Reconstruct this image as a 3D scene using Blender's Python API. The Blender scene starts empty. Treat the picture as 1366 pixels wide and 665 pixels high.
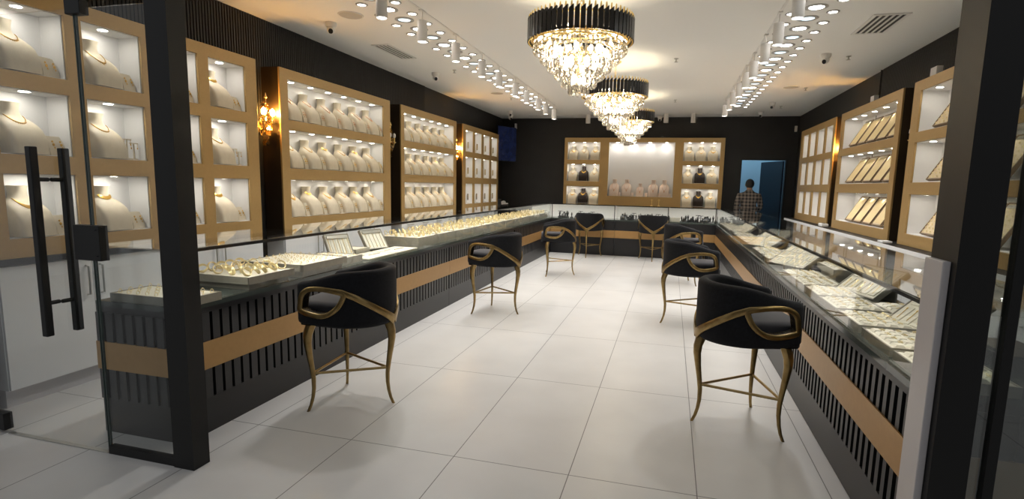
import bpy, bmesh, math, random
from mathutils import Vector, Matrix
random.seed(7)
PI = math.pi
scene = bpy.context.scene
COL = scene.collection

# ------------------------------------------------------------------ materials
def mat(name, col, rough=0.5, metal=0.0, spec=None, emit=None, estr=0.0, trans=0.0, ior=None, coat=0.0):
    m = bpy.data.materials.new(name); m.use_nodes = True
    b = m.node_tree.nodes['Principled BSDF']
    b.inputs['Base Color'].default_value = (*col, 1)
    b.inputs['Roughness'].default_value = rough
    b.inputs['Metallic'].default_value = metal
    if spec is not None: b.inputs['Specular IOR Level'].default_value = spec
    if emit: b.inputs['Emission Color'].default_value = (*emit, 1); b.inputs['Emission Strength'].default_value = estr
    if trans: b.inputs['Transmission Weight'].default_value = trans
    if ior: b.inputs['IOR'].default_value = ior
    if coat: b.inputs['Coat Weight'].default_value = coat
    return m
def srgb(r, g, b):
    f = lambda c: ((c/255+.055)/1.055)**2.4 if c > 10 else c/255/12.92
    return (f(r), f(g), f(b))
def add_noise(m, c1, c2, scale=8, detail=4, bump=0.0, coord='Object', rough=None):
    nt = m.node_tree; b = nt.nodes['Principled BSDF']
    tc = nt.nodes.new('ShaderNodeTexCoord'); n = nt.nodes.new('ShaderNodeTexNoise')
    n.inputs['Scale'].default_value = scale; n.inputs['Detail'].default_value = detail
    r = nt.nodes.new('ShaderNodeValToRGB')
    r.color_ramp.elements[0].color = (*c1, 1); r.color_ramp.elements[1].color = (*c2, 1)
    r.color_ramp.elements[0].position = .3; r.color_ramp.elements[1].position = .7
    nt.links.new(tc.outputs[coord], n.inputs['Vector']); nt.links.new(n.outputs['Fac'], r.inputs['Fac'])
    nt.links.new(r.outputs['Color'], b.inputs['Base Color'])
    if bump:
        bp = nt.nodes.new('ShaderNodeBump'); bp.inputs['Strength'].default_value = bump; bp.inputs['Distance'].default_value = .01
        nt.links.new(n.outputs['Fac'], bp.inputs['Height']); nt.links.new(bp.outputs['Normal'], b.inputs['Normal'])
    return m
def glass(name, tint, f0=.04, rough=0.0, refl=(1, 1, 1)):
    """thin clear pane: straight-through transmission plus a Schlick reflection, the same from both faces"""
    m = bpy.data.materials.new(name); m.use_nodes = True; nt = m.node_tree; nt.nodes.clear()
    o = nt.nodes.new('ShaderNodeOutputMaterial'); mx = nt.nodes.new('ShaderNodeMixShader')
    t = nt.nodes.new('ShaderNodeBsdfTransparent'); g = nt.nodes.new('ShaderNodeBsdfGlossy'); f = nt.nodes.new('ShaderNodeLayerWeight')
    f.inputs['Blend'].default_value = .5
    t.inputs['Color'].default_value = (*tint, 1); g.inputs['Roughness'].default_value = rough; g.inputs['Color'].default_value = (*refl, 1)
    pw = nt.nodes.new('ShaderNodeMath'); pw.operation = 'POWER'; pw.inputs[1].default_value = 5
    ma = nt.nodes.new('ShaderNodeMath'); ma.operation = 'MULTIPLY_ADD'; ma.inputs[1].default_value = 1-f0; ma.inputs[2].default_value = f0
    nt.links.new(f.outputs['Facing'], pw.inputs[0]); nt.links.new(pw.outputs[0], ma.inputs[0]); nt.links.new(ma.outputs[0], mx.inputs[0])
    nt.links.new(t.outputs[0], mx.inputs[1]); nt.links.new(g.outputs[0], mx.inputs[2])
    nt.links.new(mx.outputs[0], o.inputs[0]); return m

M = {}
M['black'] = mat('black_lacquer', (.013, .013, .013), .5, 0, .3)
M['wallblack'] = add_noise(mat('charcoal_wall', (.016, .015, .015), .6), (.014, .0135, .0135), (.019, .018, .018), 3)
M['slat'] = mat('charcoal_slats', (.022, .022, .025), .36)
M['slatshade'] = mat('slat_groove_shade', (.004, .004, .004), .7, 0, .2)  # near-black sides paint the shade in the grooves between slats
M['countblack'] = mat('counter_black', (.011, .011, .013), .36)
M['gold_panel'] = add_noise(mat('champagne_gold_panel', (.34, .2, .085), .42, .25), (.45, .295, .115), (.48, .315, .125), 40)
M['gold_band'] = add_noise(mat('bronze_gold_band', (.42, .235, .105), .38, .4), (.44, .26, .098), (.47, .28, .108), 30)
M['bronze_side'] = mat('bronze_brown_side', (.05, .032, .018), .4, .3)
M['brass'] = add_noise(mat('antique_brass', (.36, .24, .09), .3, .95), (.25, .17, .068), (.36, .255, .11), 22)
M['gold'] = mat('polished_gold', (.9, .66, .25), .28, .9)
M['yellowgold'] = mat('yellow_gold', (.68, .40, .07), .3, .85)
M['palegold'] = mat('pale_gold', (.93, .78, .44), .32, .75)
M['rosegold'] = mat('rose_gold', (.62, .3, .14), .3, 1.0)
M['lining'] = mat('white_lining', (.86, .85, .83), .55)
M['white'] = mat('white_laminate', (.87, .88, .89), .35)
M['whitegrey'] = mat('pale_grey_panel', (.6, .58, .59), .4)
M['ceil'] = mat('ceiling_paint', (.88, .865, .83), .8)
M['whitemetal'] = mat('white_metal', (.78, .76, .73), .4)
M['bust'] = add_noise(mat('cream_leatherette', (.74, .68, .55), .6), (.68, .60, .45), (.73, .65, .495), 25)
M['bustpink'] = mat('blush_leatherette', (.74, .6, .5), .6)
M['bustdark'] = mat('dark_brown_velvet', (.03, .02, .015), .8)
M['velvet'] = add_noise(mat('black_velvet', (.006, .0065, .009), .85, 0, .25), (.005, .005, .007), (.009, .01, .013), 60)
M['velvet'].node_tree.nodes['Principled BSDF'].inputs['Sheen Weight'].default_value = .03
M['cushion'] = mat('charcoal_plush', (.02, .019, .025), .9)
M['cushion'].node_tree.nodes['Principled BSDF'].inputs['Sheen Weight'].default_value = .2
M['traygrey'] = add_noise(mat('grey_tray_leather', (.33, .31, .25), .55), (.31, .29, .235), (.36, .335, .275), 30)
M['pad'] = mat('ivory_pad', (.82, .78, .66), .65)
M['padline'] = mat('taupe_tray_lip', (.42, .37, .28), .5)
M['deck'] = mat('dark_green_glass_deck', (.07, .085, .078), .12, 0, .6)
M['glass'] = glass('clear_case_glass', (.975, .985, .98), .03)
M['glassdoor'] = glass('clear_door_glass', (.97, .982, .98), .025)
M['glassleaf'] = glass('smoked_reflective_glass', (.75, .78, .77), .16, 0, (.95, .97, .96))
M['edge'] = mat('glass_edge_green', (.03, .05, .045), .15, 0, .5)
M['crystal'] = mat('crystal', (1, 1, 1), .02, 0, None, None, 0, 1.0, 1.5)
cn = M['crystal'].node_tree; co = cn.nodes['Material Output'];
mx_ = cn.nodes.new('ShaderNodeMixShader'); tr_ = cn.nodes.new('ShaderNodeBsdfTransparent'); gl_ = cn.nodes.new('ShaderNodeBsdfGlossy'); lw_ = cn.nodes.new('ShaderNodeLayerWeight'); m2_ = cn.nodes.new('ShaderNodeMixShader')
gl_.inputs['Roughness'].default_value = .06; lw_.inputs['Blend'].default_value = .25; tr_.inputs['Color'].default_value = (.98, .96, .92, 1)
cn.links.new(lw_.outputs['Facing'], mx_.inputs[0]); cn.links.new(tr_.outputs[0], mx_.inputs[1]); cn.links.new(gl_.outputs[0], mx_.inputs[2])
m2_.inputs[0].default_value = .55; cn.links.new(cn.nodes['Principled BSDF'].outputs[0], m2_.inputs[1]); cn.links.new(mx_.outputs[0], m2_.inputs[2]); cn.links.new(m2_.outputs[0], co.inputs[0])
M['amber'] = mat('amber_crystal', (1, .72, .3), .03, 0, None, None, 0, 1.0, 1.5)
M['finblack'] = mat('black_acrylic', (.012, .012, .013), .22)
M['puck'] = mat('puck_glow', (1, 1, 1), .5, emit=(1, .93, .82), estr=44)
M['lampwarm'] = mat('downlight_warm', (1, 1, 1), .5, emit=(1, .97, .93), estr=16)
M['lampcool'] = mat('downlight_cool', (1, 1, 1), .5, emit=(.6, .84, 1), estr=1.05)
M['lampspot'] = mat('spot_glow', (1, 1, 1), .5, emit=(1, .96, .9), estr=10)
M['led'] = mat('case_led_strip', (1, 1, 1), .5, emit=(1, .96, .86), estr=58)
M['led2'] = mat('back_case_led', (1, 1, 1), .5, emit=(1, .97, .92), estr=110)
M['bulb'] = mat('chandelier_bulb', (1, 1, 1), .5, emit=(1, .87, .64), estr=66)
M['sbulb'] = mat('sconce_bulb', (1, .8, .5), .5, emit=(1, .50, .11), estr=400)
M['addedlight'] = mat('added_back_room_light', (1, 1, 1), .5, emit=(.55, .8, 1), estr=15)
M['backblue'] = mat('pale_blue_wall', (.38, .52, .6), .6)
M['navy'] = mat('navy_door_leaf', (.01, .014, .022), .35)
M['chrome'] = mat('brushed_steel', (.55, .54, .5), .3, .9)
M['trimshade'] = mat('trim_recess_shade', (.4, .39, .37), .4, .3)  # grey stands in for shade in the recessed downlight trim
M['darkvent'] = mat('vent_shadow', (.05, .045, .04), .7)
M['grille'] = mat('speaker_grille', (.5, .48, .45), .8)
M['stand'] = mat('black_display_acrylic', (.012, .012, .012), .3)
M['skin'] = mat('skin', (.36, .2, .13), .55)
M['hair'] = mat('black_hair', (.008, .007, .007), .6)
M['trouser'] = mat('dark_trousers', (.02, .022, .03), .8)
M['board_pad'] = mat('beige_chain_pad', (.78, .64, .42), .6)
M['board_frame'] = mat('brown_board_frame', (.22, .15, .085), .45)
M['paper'] = mat('white_paper', (.8, .8, .8), .7)
M['tv'] = mat('tv_screen', (.01, .01, .02), .15, emit=(.02, .035, .12), estr=.35)

def floor_mat():
    m = mat('grey_porcelain_tiles', (.5, .5, .49), .3); nt = m.node_tree; b = nt.nodes['Principled BSDF']
    tc = nt.nodes.new('ShaderNodeTexCoord'); mp = nt.nodes.new('ShaderNodeMapping')
    mp.inputs['Location'].default_value = (1.766, -2.671+1.32*8, 0)
    br = nt.nodes.new('ShaderNodeTexBrick'); br.offset = 0; br.squash = 1
    br.inputs['Scale'].default_value = 1; br.inputs['Brick Width'].default_value = .66; br.inputs['Row Height'].default_value = 1.32
    br.inputs['Mortar Size'].default_value = .0028; br.inputs['Mortar Smooth'].default_value = .1; br.inputs['Bias'].default_value = 0
    n = nt.nodes.new('ShaderNodeTexNoise'); n.inputs['Scale'].default_value = 2.2; n.inputs['Detail'].default_value = 6
    r = nt.nodes.new('ShaderNodeValToRGB')
    r.color_ramp.elements[0].position = .3; r.color_ramp.elements[1].position = .7
    r.color_ramp.elements[0].color = (.62, .61, .595, 1); r.color_ramp.elements[1].color = (.68, .67, .655, 1)
    br.inputs['Mortar'].default_value = (.17, .165, .16, 1)
    nt.links.new(tc.outputs['Object'], mp.inputs['Vector']); nt.links.new(mp.outputs[0], br.inputs['Vector'])
    nt.links.new(tc.outputs['Object'], n.inputs['Vector']); nt.links.new(n.outputs['Fac'], r.inputs['Fac'])
    nt.links.new(r.outputs['Color'], br.inputs['Color1']); nt.links.new(r.outputs['Color'], br.inputs['Color2'])
    nt.links.new(br.outputs['Color'], b.inputs['Base Color']); return m
M['floor'] = floor_mat()
def plaid_mat():
    m = mat('plaid_flannel', (.2, .17, .15), .85); nt = m.node_tree; b = nt.nodes['Principled BSDF']
    tc = nt.nodes.new('ShaderNodeTexCoord'); prev = None
    mixc = None
    for axis, sc in (('X', 11), ('Z', 11)):
        w = nt.nodes.new('ShaderNodeTexWave'); w.bands_direction = axis; w.inputs['Scale'].default_value = sc/2.6
        nt.links.new(tc.outputs['Object'], w.inputs['Vector'])
        r = nt.nodes.new('ShaderNodeValToRGB'); r.color_ramp.interpolation = 'CONSTANT'
        r.color_ramp.elements[0].color = (.018, .018, .022, 1); r.color_ramp.elements[1].position = .45; r.color_ramp.elements[1].color = (.24, .2, .165, 1)
        nt.links.new(w.outputs['Fac'], r.inputs['Fac'])
        if prev is None: prev = r
        else:
            mx = nt.nodes.new('ShaderNodeMix'); mx.data_type = 'RGBA'; mx.inputs['Factor'].default_value = .5
            nt.links.new(prev.outputs[0], mx.inputs['A']); nt.links.new(r.outputs[0], mx.inputs['B'])
            nt.links.new(mx.outputs['Result'], b.inputs['Base Color'])
    return m
M['plaid'] = plaid_mat()

# ------------------------------------------------------------------ mesh helpers
def B(): return bmesh.new()
def box(bm, x0, x1, y0, y1, z0, z1):
    v = [bm.verts.new((x, y, z)) for x in (x0, x1) for y in (y0, y1) for z in (z0, z1)]
    for f in ((0, 1, 3, 2), (4, 6, 7, 5), (0, 4, 5, 1), (2, 3, 7, 6), (0, 2, 6, 4), (1, 5, 7, 3)):
        bm.faces.new([v[i] for i in f])
    return v
def xform(bm, verts, mtx):
    for v in verts: v.co = mtx @ v.co
def ring_loft(bm, rings, cap=True, closed=True):
    vs = [[bm.verts.new(p) for p in r] for r in rings]; n = len(vs[0])
    for a, b in zip(vs[:-1], vs[1:]):
        for i in range(n if closed else n-1):
            j = (i+1) % n; bm.faces.new((a[i], a[j], b[j], b[i]))
    if cap: bm.faces.new(vs[0][::-1]); bm.faces.new(vs[-1])
    return [v for r in vs for v in r]
def loop_loft(bm, rings):
    vs = [[bm.verts.new(p) for p in r] for r in rings]; n = len(vs[0])
    for k in range(len(vs)):
        a, b = vs[k], vs[(k+1) % len(vs)]
        for i in range(n):
            j = (i+1) % n; bm.faces.new((a[i], a[j], b[j], b[i]))
def lathe(bm, prof, n=24, c=(0, 0, 0), cap=True):
    rings = [[(c[0]+r*math.cos(2*PI*i/n), c[1]+r*math.sin(2*PI*i/n), c[2]+z) for i in range(n)] for r, z in prof]
    return ring_loft(bm, rings, cap)
def frame_of(t):
    t = t.normalized(); a = Vector((0, 0, 1)) if abs(t.z) < .9 else Vector((1, 0, 0))
    s = t.cross(a).normalized(); return s, s.cross(t).normalized()
def tube(bm, pts, rad, n=8, closed=False):
    P = [Vector(p) for p in pts]; m = len(P); rings = []
    R = rad if isinstance(rad, (list, tuple)) else [rad]*m
    for i in range(m):
        if closed: t = P[(i+1) % m]-P[i-1]
        else: t = P[min(i+1, m-1)]-P[max(i-1, 0)]
        s, u = frame_of(t)
        rings.append([P[i]+R[i]*(math.cos(2*PI*k/n)*s+math.sin(2*PI*k/n)*u) for k in range(n)])
    if closed: loop_loft(bm, rings)
    else: ring_loft(bm, rings)
def strip(bm, pts, nors, wid, thk, closed=False, sec=8):
    """ribbon with an oval section: wid across, thk along the normal"""
    P = [Vector(p) for p in pts]; m = len(P); rings = []
    W = wid if isinstance(wid, (list, tuple)) else [wid]*m
    T = thk if isinstance(thk, (list, tuple)) else [thk]*m
    for i in range(m):
        if closed: t = P[(i+1) % m]-P[i-1]
        else: t = P[min(i+1, m-1)]-P[max(i-1, 0)]
        nrm = Vector(nors[i]).normalized(); s = t.cross(nrm).normalized()
        r = []
        for k in range(sec):
            a = 2*PI*k/sec+PI/sec; ca, sa = math.cos(a), math.sin(a)
            f = lambda c: math.copysign(abs(c)**.6, c)
            r.append(P[i]+s*(W[i]/2*f(ca))+nrm*(T[i]/2*f(sa)))
        rings.append(r)
    if closed: loop_loft(bm, rings)
    else: ring_loft(bm, rings)
def disc(bm, r, z, n=10, c=(0, 0), down=True):
    v = [bm.verts.new((c[0]+r*math.cos(2*PI*i/n), c[1]+r*math.sin(2*PI*i/n), z)) for i in range(n)]
    bm.faces.new(v[::-1] if down else v)
def torus(bm, R, r, n=18, m=6, mtx=Matrix()):
    rings = []
    for i in range(n):
        a = 2*PI*i/n
        rings.append([mtx @ Vector(((R+r*math.cos(2*PI*k/m))*math.cos(a), (R+r*math.cos(2*PI*k/m))*math.sin(a), r*math.sin(2*PI*k/m))) for k in range(m)])
    loop_loft(bm, rings)
def ico(bm, r, c, sub=1, sc=(1, 1, 1)):
    g = bmesh.ops.create_icosphere(bm, subdivisions=sub, radius=r)
    for v in g['verts']: v.co = Vector((v.co.x*sc[0]+c[0], v.co.y*sc[1]+c[1], v.co.z*sc[2]+c[2]))

def finish(name, bm, material, smooth=None):
    bmesh.ops.recalc_face_normals(bm, faces=bm.faces[:])
    me = bpy.data.meshes.new(name); bm.to_mesh(me); bm.free()
    for m in (material if isinstance(material, list) else [material]): me.materials.append(m)
    if smooth:
        for p in me.polygons: p.use_smooth = True
        me.set_sharp_from_angle(angle=math.radians(smooth))
    return me
def obj(name, bm, material=None, parent=None, smooth=None, bevel=0):
    me = bm if isinstance(bm, bpy.types.Mesh) else finish(name, bm, material, smooth)
    o = bpy.data.objects.new(name, me); COL.objects.link(o)
    if parent: o.parent = parent
    if bevel:
        b = o.modifiers.new('bevel', 'BEVEL'); b.width = bevel; b.segments = 2; b.limit_method = 'ANGLE'; b.angle_limit = .7
    return o
def tag(o, label, cat, group=None):
    o['label'] = label; o['category'] = cat
    if group: o['group'] = group
    elif 'group' in o: del o['group']
    return o
def thing(name, label, cat, loc=(0, 0, 0), rz=0, group=None):
    o = bpy.data.objects.new(name, None); o.empty_display_size = .1; COL.objects.link(o)
    o.location = loc; o.rotation_euler = (0, 0, rz); return tag(o, label, cat, group)
def struct(name, bm, m, parent=None, smooth=None):
    o = obj(name, bm, m, parent, smooth)
    if not parent: o['kind'] = 'structure'
    return o
KIDS = {}
def kids(o): return [c for c in o.children]
def dup(root, loc=None, rz=None, label=None, cat=None, group=None, scale=None):
    r = root.copy(); COL.objects.link(r)
    if loc is not None: r.location = loc
    if rz is not None: r.rotation_euler = (0, 0, rz)
    if scale is not None: r.scale = (scale,)*3 if not isinstance(scale, tuple) else scale
    if label: tag(r, label, cat or root['category'], group)
    for ch in root.children:
        c = ch.copy(); COL.objects.link(c); c.parent = r
        for g in ch.children:
            d = g.copy(); COL.objects.link(d); d.parent = c
    return r
class Proto:
    """one of a kind: the first place() moves the thing itself, later ones copy it"""
    def __init__(self, root): self.root = root; self.used = False
    def place(self, loc, rz, label, cat, group=None, scale=None, rot=None):
        if not self.used:
            o = self.root; self.used = True; o.location = loc; o.rotation_euler = (0, 0, rz)
            if scale is not None: o.scale = (scale,)*3
            tag(o, label, cat, group)
        else: o = dup(self.root, loc, rz, label, cat, group, scale if scale is not None else 1.0)
        if rot is not None: o.rotation_euler = rot
        return o
ORD = ['first', 'second', 'third', 'fourth', 'fifth', 'sixth', 'seventh', 'eighth', 'ninth', 'tenth', 'eleventh', 'twelfth']

# ------------------------------------------------------------------ room numbers (metres)
XL, XR, YB, H = -4.33, 2.74, 13.62, 3.22
FX, RX, BY = -2.63, .965, 12.06          # counter fronts
ZD, ZG = .805, 1.135                     # deck, glass top
YF = 2.1                                 # shopfront line

# floor, ceiling, walls
bm = B(); box(bm, -9, 8, -4, 15.9, -.1, 0); struct('floor', bm, M['floor'])
bm = B(); box(bm, XL-.2, XR+.2, YF, 15.9, H, H+.1); struct('ceiling', bm, M['ceil'])
def fluted(u0, u1, z0, z1, pitch, d):
    bm = B(); n = int((u1-u0)/pitch); return bm, n
# left wall: charcoal panel with vertical fluting above the cabinets
bm = B(); box(bm, XL-.15, XL, YF+.15, YB+.15, 0, H)
y = 2.3
while y < 9.0:
    box(bm, XL, XL+.018, y, y+.0225, 2.0, H); y += .0335
struct('wall_left', bm, M['wallblack'])
bm = B(); box(bm, XR, XR+.15, YF+.15, YB+.15, 0, H)
y = 2.3
while y < 8.6:
    box(bm, XR-.018, XR, y, y+.0225, 2.0, H); y += .0335
box(bm, XR-.03, XR, 8.66, 8.675, 2.0, H)
struct('wall_right', bm, M['wallblack'])
# back wall with the doorway
DX0, DX1, DH = 1.56, 2.53, 2.24
bm = B()
box(bm, XL, DX0, YB, YB+.12, 0, H); box(bm, DX1, XR, YB, YB+.12, 0, H); box(bm, DX0, DX1, YB, YB+.12, DH, H)
struct('wall_back', bm, M['wallblack'])
# the small room behind the doorway
bm = B(); box(bm, .9, 3.4, 15.4, 15.5, 0, H); box(bm, 1.0, 1.1, YB+.12, 15.4, 0, H); box(bm, 3.2, 3.3, YB+.12, 15.4, 0, H)
box(bm, 1.72, 1.98, 15.33, 15.4, 0, H); box(bm, 1.1, 2.45, 14.9, 15.33, 1.0, 1.05)
struct('wall_back_room', bm, M['backblue'])
d3 = thing('door_3', 'open dark navy door leaf in the doorway at the back right', 'door', (DX1-.03, YB+.14, 0), math.radians(112)); d3['kind'] = 'structure'
bm = B(); box(bm, 0, .92, -.02, .02, .01, DH-.02); obj('door_leaf', bm, M['navy'], d3, bevel=.004)
bm = B(); box(bm, .82, .86, -.06, -.02, .98, 1.0); box(bm, .74, .86, -.075, -.06, .98, 1.0); obj('door_handle', bm, M['chrome'], d3)
bm = B(); box(bm, DX1-.012, DX1+.012, YB-.03, YB+.12, 0, DH+.012); box(bm, DX0-.012, DX0+.012, YB-.012, YB+.12, 0, DH+.012); box(bm, DX0, DX1, YB-.012, YB+.12, DH-.012, DH+.012)
struct('trim_4', bm, M['black'])
bl = thing('ceiling_added_light', 'added unseen cool light panel in the small room behind the back doorway', 'lamp', (1.85, 14.5, H-.03))  # unseen light, added to give the back room its blue glow
bm = B(); box(bm, -.33, .33, -.33, .33, .01, .03); obj('added_light_frame', bm, M['whitemetal'], bl)
bm = B(); box(bm, -.3, .3, -.3, .3, 0, .01); obj('diffuser', bm, M['addedlight'], bl)

# shopfront: two black posts, fixed pane, glass leaves
bm = B(); box(bm, -2.478, -2.347, 2.118, 2.22, 0, H); struct('trim_1', bm, M['black'])
bm = B(); box(bm, .945, 1.06, 2.1, 2.29, 0, H); struct('trim_2', bm, M['black'])
bm = B(); box(bm, -3.72, -2.95, 2.125, 2.15, 0, .006); struct('trim_3', bm, M['chrome'])
w1 = thing('window_1', 'fixed clear glass pane beside the black shopfront post', 'window'); w1['kind'] = 'structure'
bm = B(); box(bm, -2.935, -2.478, 2.136, 2.146, .04, 2.36); obj('glass_pane', bm, M['glassdoor'], w1)
bm = B(); box(bm, -2.94, -2.478, 2.125, 2.16, 0, .045); obj('bottom_rail', bm, M['black'], w1)
bm = B(); box(bm, -2.943, -2.935, 2.136, 2.146, .045, 2.36); obj('glass_edge', bm, M['edge'], w1)
bm = B(); box(bm, -3.055, -2.875, 2.118, 2.166, 1.085, 1.272)
for z in (1.11, 1.247): lathe(bm, [(.006, 0), (.006, .004)], 8, (-2.895, 2.115, z))
obj('lock_patch', bm, M['black'], w1, bevel=.004)
d1 = thing('door_1', 'frameless clear glass entrance door with a tall black pull handle', 'door'); d1['kind'] = 'structure'
bm = B(); box(bm, -3.79, -2.955, 2.136, 2.146, .012, 2.36); obj('glass_pane', bm, M['glassdoor'], d1)
bm = B(); box(bm, -2.955, -2.949, 2.136, 2.146, .012, 2.36); obj('glass_edge', bm, M['edge'], d1)
for yy in (2.07, 2.215):
    bm = B(); 
    if yy < 2.14: X = -3.228
    else: X = -3.215
    rings = []
    box(bm, X-.019, X+.019, yy-.019, yy+.019, .66, 1.675)
    for z in (.84, 1.505): tube(bm, [(X, yy, z), (X, 2.141, z)], .012, 8)
    obj('pull_handle', bm, M['black'], d1, bevel=.005)
bm = B(); box(bm, -2.985, -2.885, 2.118, 2.166, 2.33, 2.40); obj('top_patch', bm, M['black'], d1, bevel=.003)
bm = B(); box(bm, -3.86, -3.735, 2.118, 2.166, .02, .122); obj('bottom_patch', bm, M['black'], d1, bevel=.003)
# fixed glass to the right of the right post
w2 = thing('window_2', 'fixed shopfront glass to the right of the right black post', 'window'); w2['kind'] = 'structure'
bm = B(); box(bm, 1.066, 2.7, 2.136, 2.146, .02, 2.5); obj('glass_pane', bm, M['glassleaf'], w2)
bm = B(); box(bm, 1.06, 1.066, 2.132, 2.15, .02, 2.5); obj('glass_edge', bm, M['edge'], w2)
bm = B(); box(bm, 1.118, 1.15, 2.12, 2.16, .0, 2.5); obj('door_stile', bm, M['black'], w2)
# the dark shopfront across the passage, behind the camera
bm = B(); box(bm, -7, 6, -3.9, -3.8, 0, 3.4); struct('wall_front', bm, M['wallblack'])
# black shopfront sides and header
bm = B(); box(bm, -7, -4.05, 2.1, 2.24, 0, 3.4); struct('trim_5', bm, M['black'])
bm = B(); box(bm, 2.7, 6, 2.1, 2.24, 0, 3.4); struct('trim_6', bm, M['black'])
bm = B(); box(bm, -3.87, -2.478, 2.12, 2.2, 2.9, H); box(bm, -2.347, .945, 2.12, 2.2, 2.95, H); box(bm, 1.06, 2.7, 2.12, 2.2, 2.5, H); struct('trim_7', bm, M['black'])
# pale end panel by the right post
ep = obj('end_panel', (lambda b: (box(b, .918, .944, 2.135, 2.27, 0, 1.31), b)[1])(B()), M['whitegrey'], None, bevel=.003)
tag(ep, 'tall pale grey end panel standing against the right black shopfront post', 'panel')

# ------------------------------------------------------------------ wall display cabinets
def rotpt(o, rz, p):
    c, s = math.cos(rz), math.sin(rz)
    return (o[0]+c*p[0]-s*p[1], o[1]+s*p[0]+c*p[1], o[2]+p[2])
def fasciabm(W, z0, z1, ops, t=.02):
    us = sorted({0, W, *[a for o in ops for a in o[:2]]}); vs = sorted({z0, z1, *[a for o in ops for a in o[2:4]]})
    bm = B(); V = {}
    def gv(i, j):
        if (i, j) not in V: V[i, j] = bm.verts.new((us[i], 0, vs[j]))
        return V[i, j]
    fs = []
    for i in range(len(us)-1):
        for j in range(len(vs)-1):
            cu, cv = (us[i]+us[i+1])/2, (vs[j]+vs[j+1])/2
            if any(o[0] < cu < o[1] and o[2] < cv < o[3] for o in ops): continue
            fs.append(bm.faces.new((gv(i, j), gv(i+1, j), gv(i+1, j+1), gv(i, j+1))))
    r = bmesh.ops.extrude_face_region(bm, geom=fs)
    for v in [g for g in r['geom'] if isinstance(g, bmesh.types.BMVert)]: v.co.y += t
    return bm
def lining_bm(o, depth):
    bm = B(); a, b, c, d = o[:4]; e = .004
    y0, y1 = .02, depth-.012
    def q(*p): bm.faces.new([bm.verts.new(x) for x in p])
    q((a, y1, c), (b, y1, c), (b, y1, d), (a, y1, d))                      # back
    q((a, y0, c), (b, y0, c), (b, y1, c), (a, y1, c)); q((a, y0, d), (a, y1, d), (b, y1, d), (b, y0, d))
    q((a, y0, c), (a, y1, c), (a, y1, d), (a, y0, d)); q((b, y0, c), (b, y0, d), (b, y1, d), (b, y1, c))
    bmesh.ops.remove_doubles(bm, verts=bm.verts[:], dist=1e-5)
    fs = bm.faces[:]
    bmesh.ops.recalc_face_normals(bm, faces=fs)
    bmesh.ops.solidify(bm, geom=bm.faces[:], thickness=.006)
    return bm
PUCK = None
def puck_mesh():
    global PUCK
    if PUCK is None:
        bm = B(); disc(bm, .03, -.006, 8); lathe(bm, [(.036, -.005), (.038, 0)], 12, cap=False)
        PUCK = finish('puck_light', bm, M['puck'])
    return PUCK
BP = {}
def bright_puck(e):
    if e not in BP:
        me = puck_mesh().copy(); me.materials[0] = mat('puck_glow_bright', (1, 1, 1), .5, emit=(1, .94, .86), estr=e); BP[e] = me
    return BP[e]
def cabinet(label, origin, rz, W, z0, z1, depth, ops, fascia='gold_panel'):
    """ops: (u0,u1,v0,v1,n_pucks); local x along the wall, front at y=0, back at y=depth"""
    t = thing('wall_display_cabinet', label, 'cabinet', origin, rz)
    obj('fascia', fasciabm(W, z0, z1, ops), M[fascia], t, bevel=.002)
    bm = B(); box(bm, 0, .02, .02, depth, z0, z1); box(bm, W-.02, W, .02, depth, z0, z1)
    box(bm, .02, W-.02, .02, depth, z1-.02, z1); box(bm, .02, W-.02, .02, depth, z0, z0+.02); box(bm, .02, W-.02, depth-.006, depth, z0+.02, z1-.02)
    obj('carcass', bm, M['bronze_side'], t)
    for o in ops:
        obj('bay_lining', lining_bm(o, depth), M['lining'], t)
        n = o[4]
        for k in range(n):
            p = obj('puck_light', puck_mesh(), None, t)
            p.location = (o[0]+(o[1]-o[0])*(k+.5)/n, .09, o[3]-.001)
            if len(o) > 5: p.data = bright_puck(o[5])
    return t
ROWS = [(2.18, 2.61), (1.655, 2.075), (1.11, 1.53)]       # top, middle, bottom
ZB, ZT = .985, 2.715
CXL, CXR, CYB = -4.08, 2.462, 13.38
LEDGE = .985
def grid_ops(cols, n, *e): return [(a, b, lo, hi, n, *e) for (lo, hi) in ROWS for (a, b) in cols]
L90, R90 = PI/2, -PI/2
# left wall: origin y = start; local x = y - y0
c1 = [(2.45-2.2, 2.885-2.2), (3.0-2.2, 3.44-2.2), (3.535-2.2, 3.968-2.2), (4.082-2.2, 4.515-2.2)]
cabinet('gold wall cabinet of square bays nearest the entrance on the left', (CXL, 2.2, 0), L90, 2.46, ZB, ZT, .235, grid_ops(c1, 1, 85))
cabinet('gold wall cabinet with six busts a shelf, nearer of two on the left wall', (CXL, 4.995, 0), L90, 2.335, ZB, ZT, .235, grid_ops([(.125, 2.145)], 6))
cabinet('gold wall cabinet with six busts a shelf, farther of two on the left wall', (CXL, 7.664, 0), L90, 2.23, ZB, ZT, .235, grid_ops([(.105, 2.12)], 6))
c4 = [(.165, .60), (.70, 1.14), (1.245, 1.68), (1.795, 2.235)]
cabinet('gold wall cabinet of narrow bays at the far end of the left wall', (CXL, 10.23, 0), L90, 2.32, ZB, ZT, .235, grid_ops(c4, 1))
# back wall
bo = [(.075, .885, lo, hi, 3) for lo, hi in ROWS]+[(1.10, 2.66, 1.31, 2.61, 4, 150)]+[(2.855, 3.685, lo, hi, 3) for lo, hi in ROWS]
cabinet('wide gold cabinet with a tall centre panel on the back wall', (-2.62, CYB, 0), 0, 3.775, ZB, ZT, .235, bo)
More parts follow.
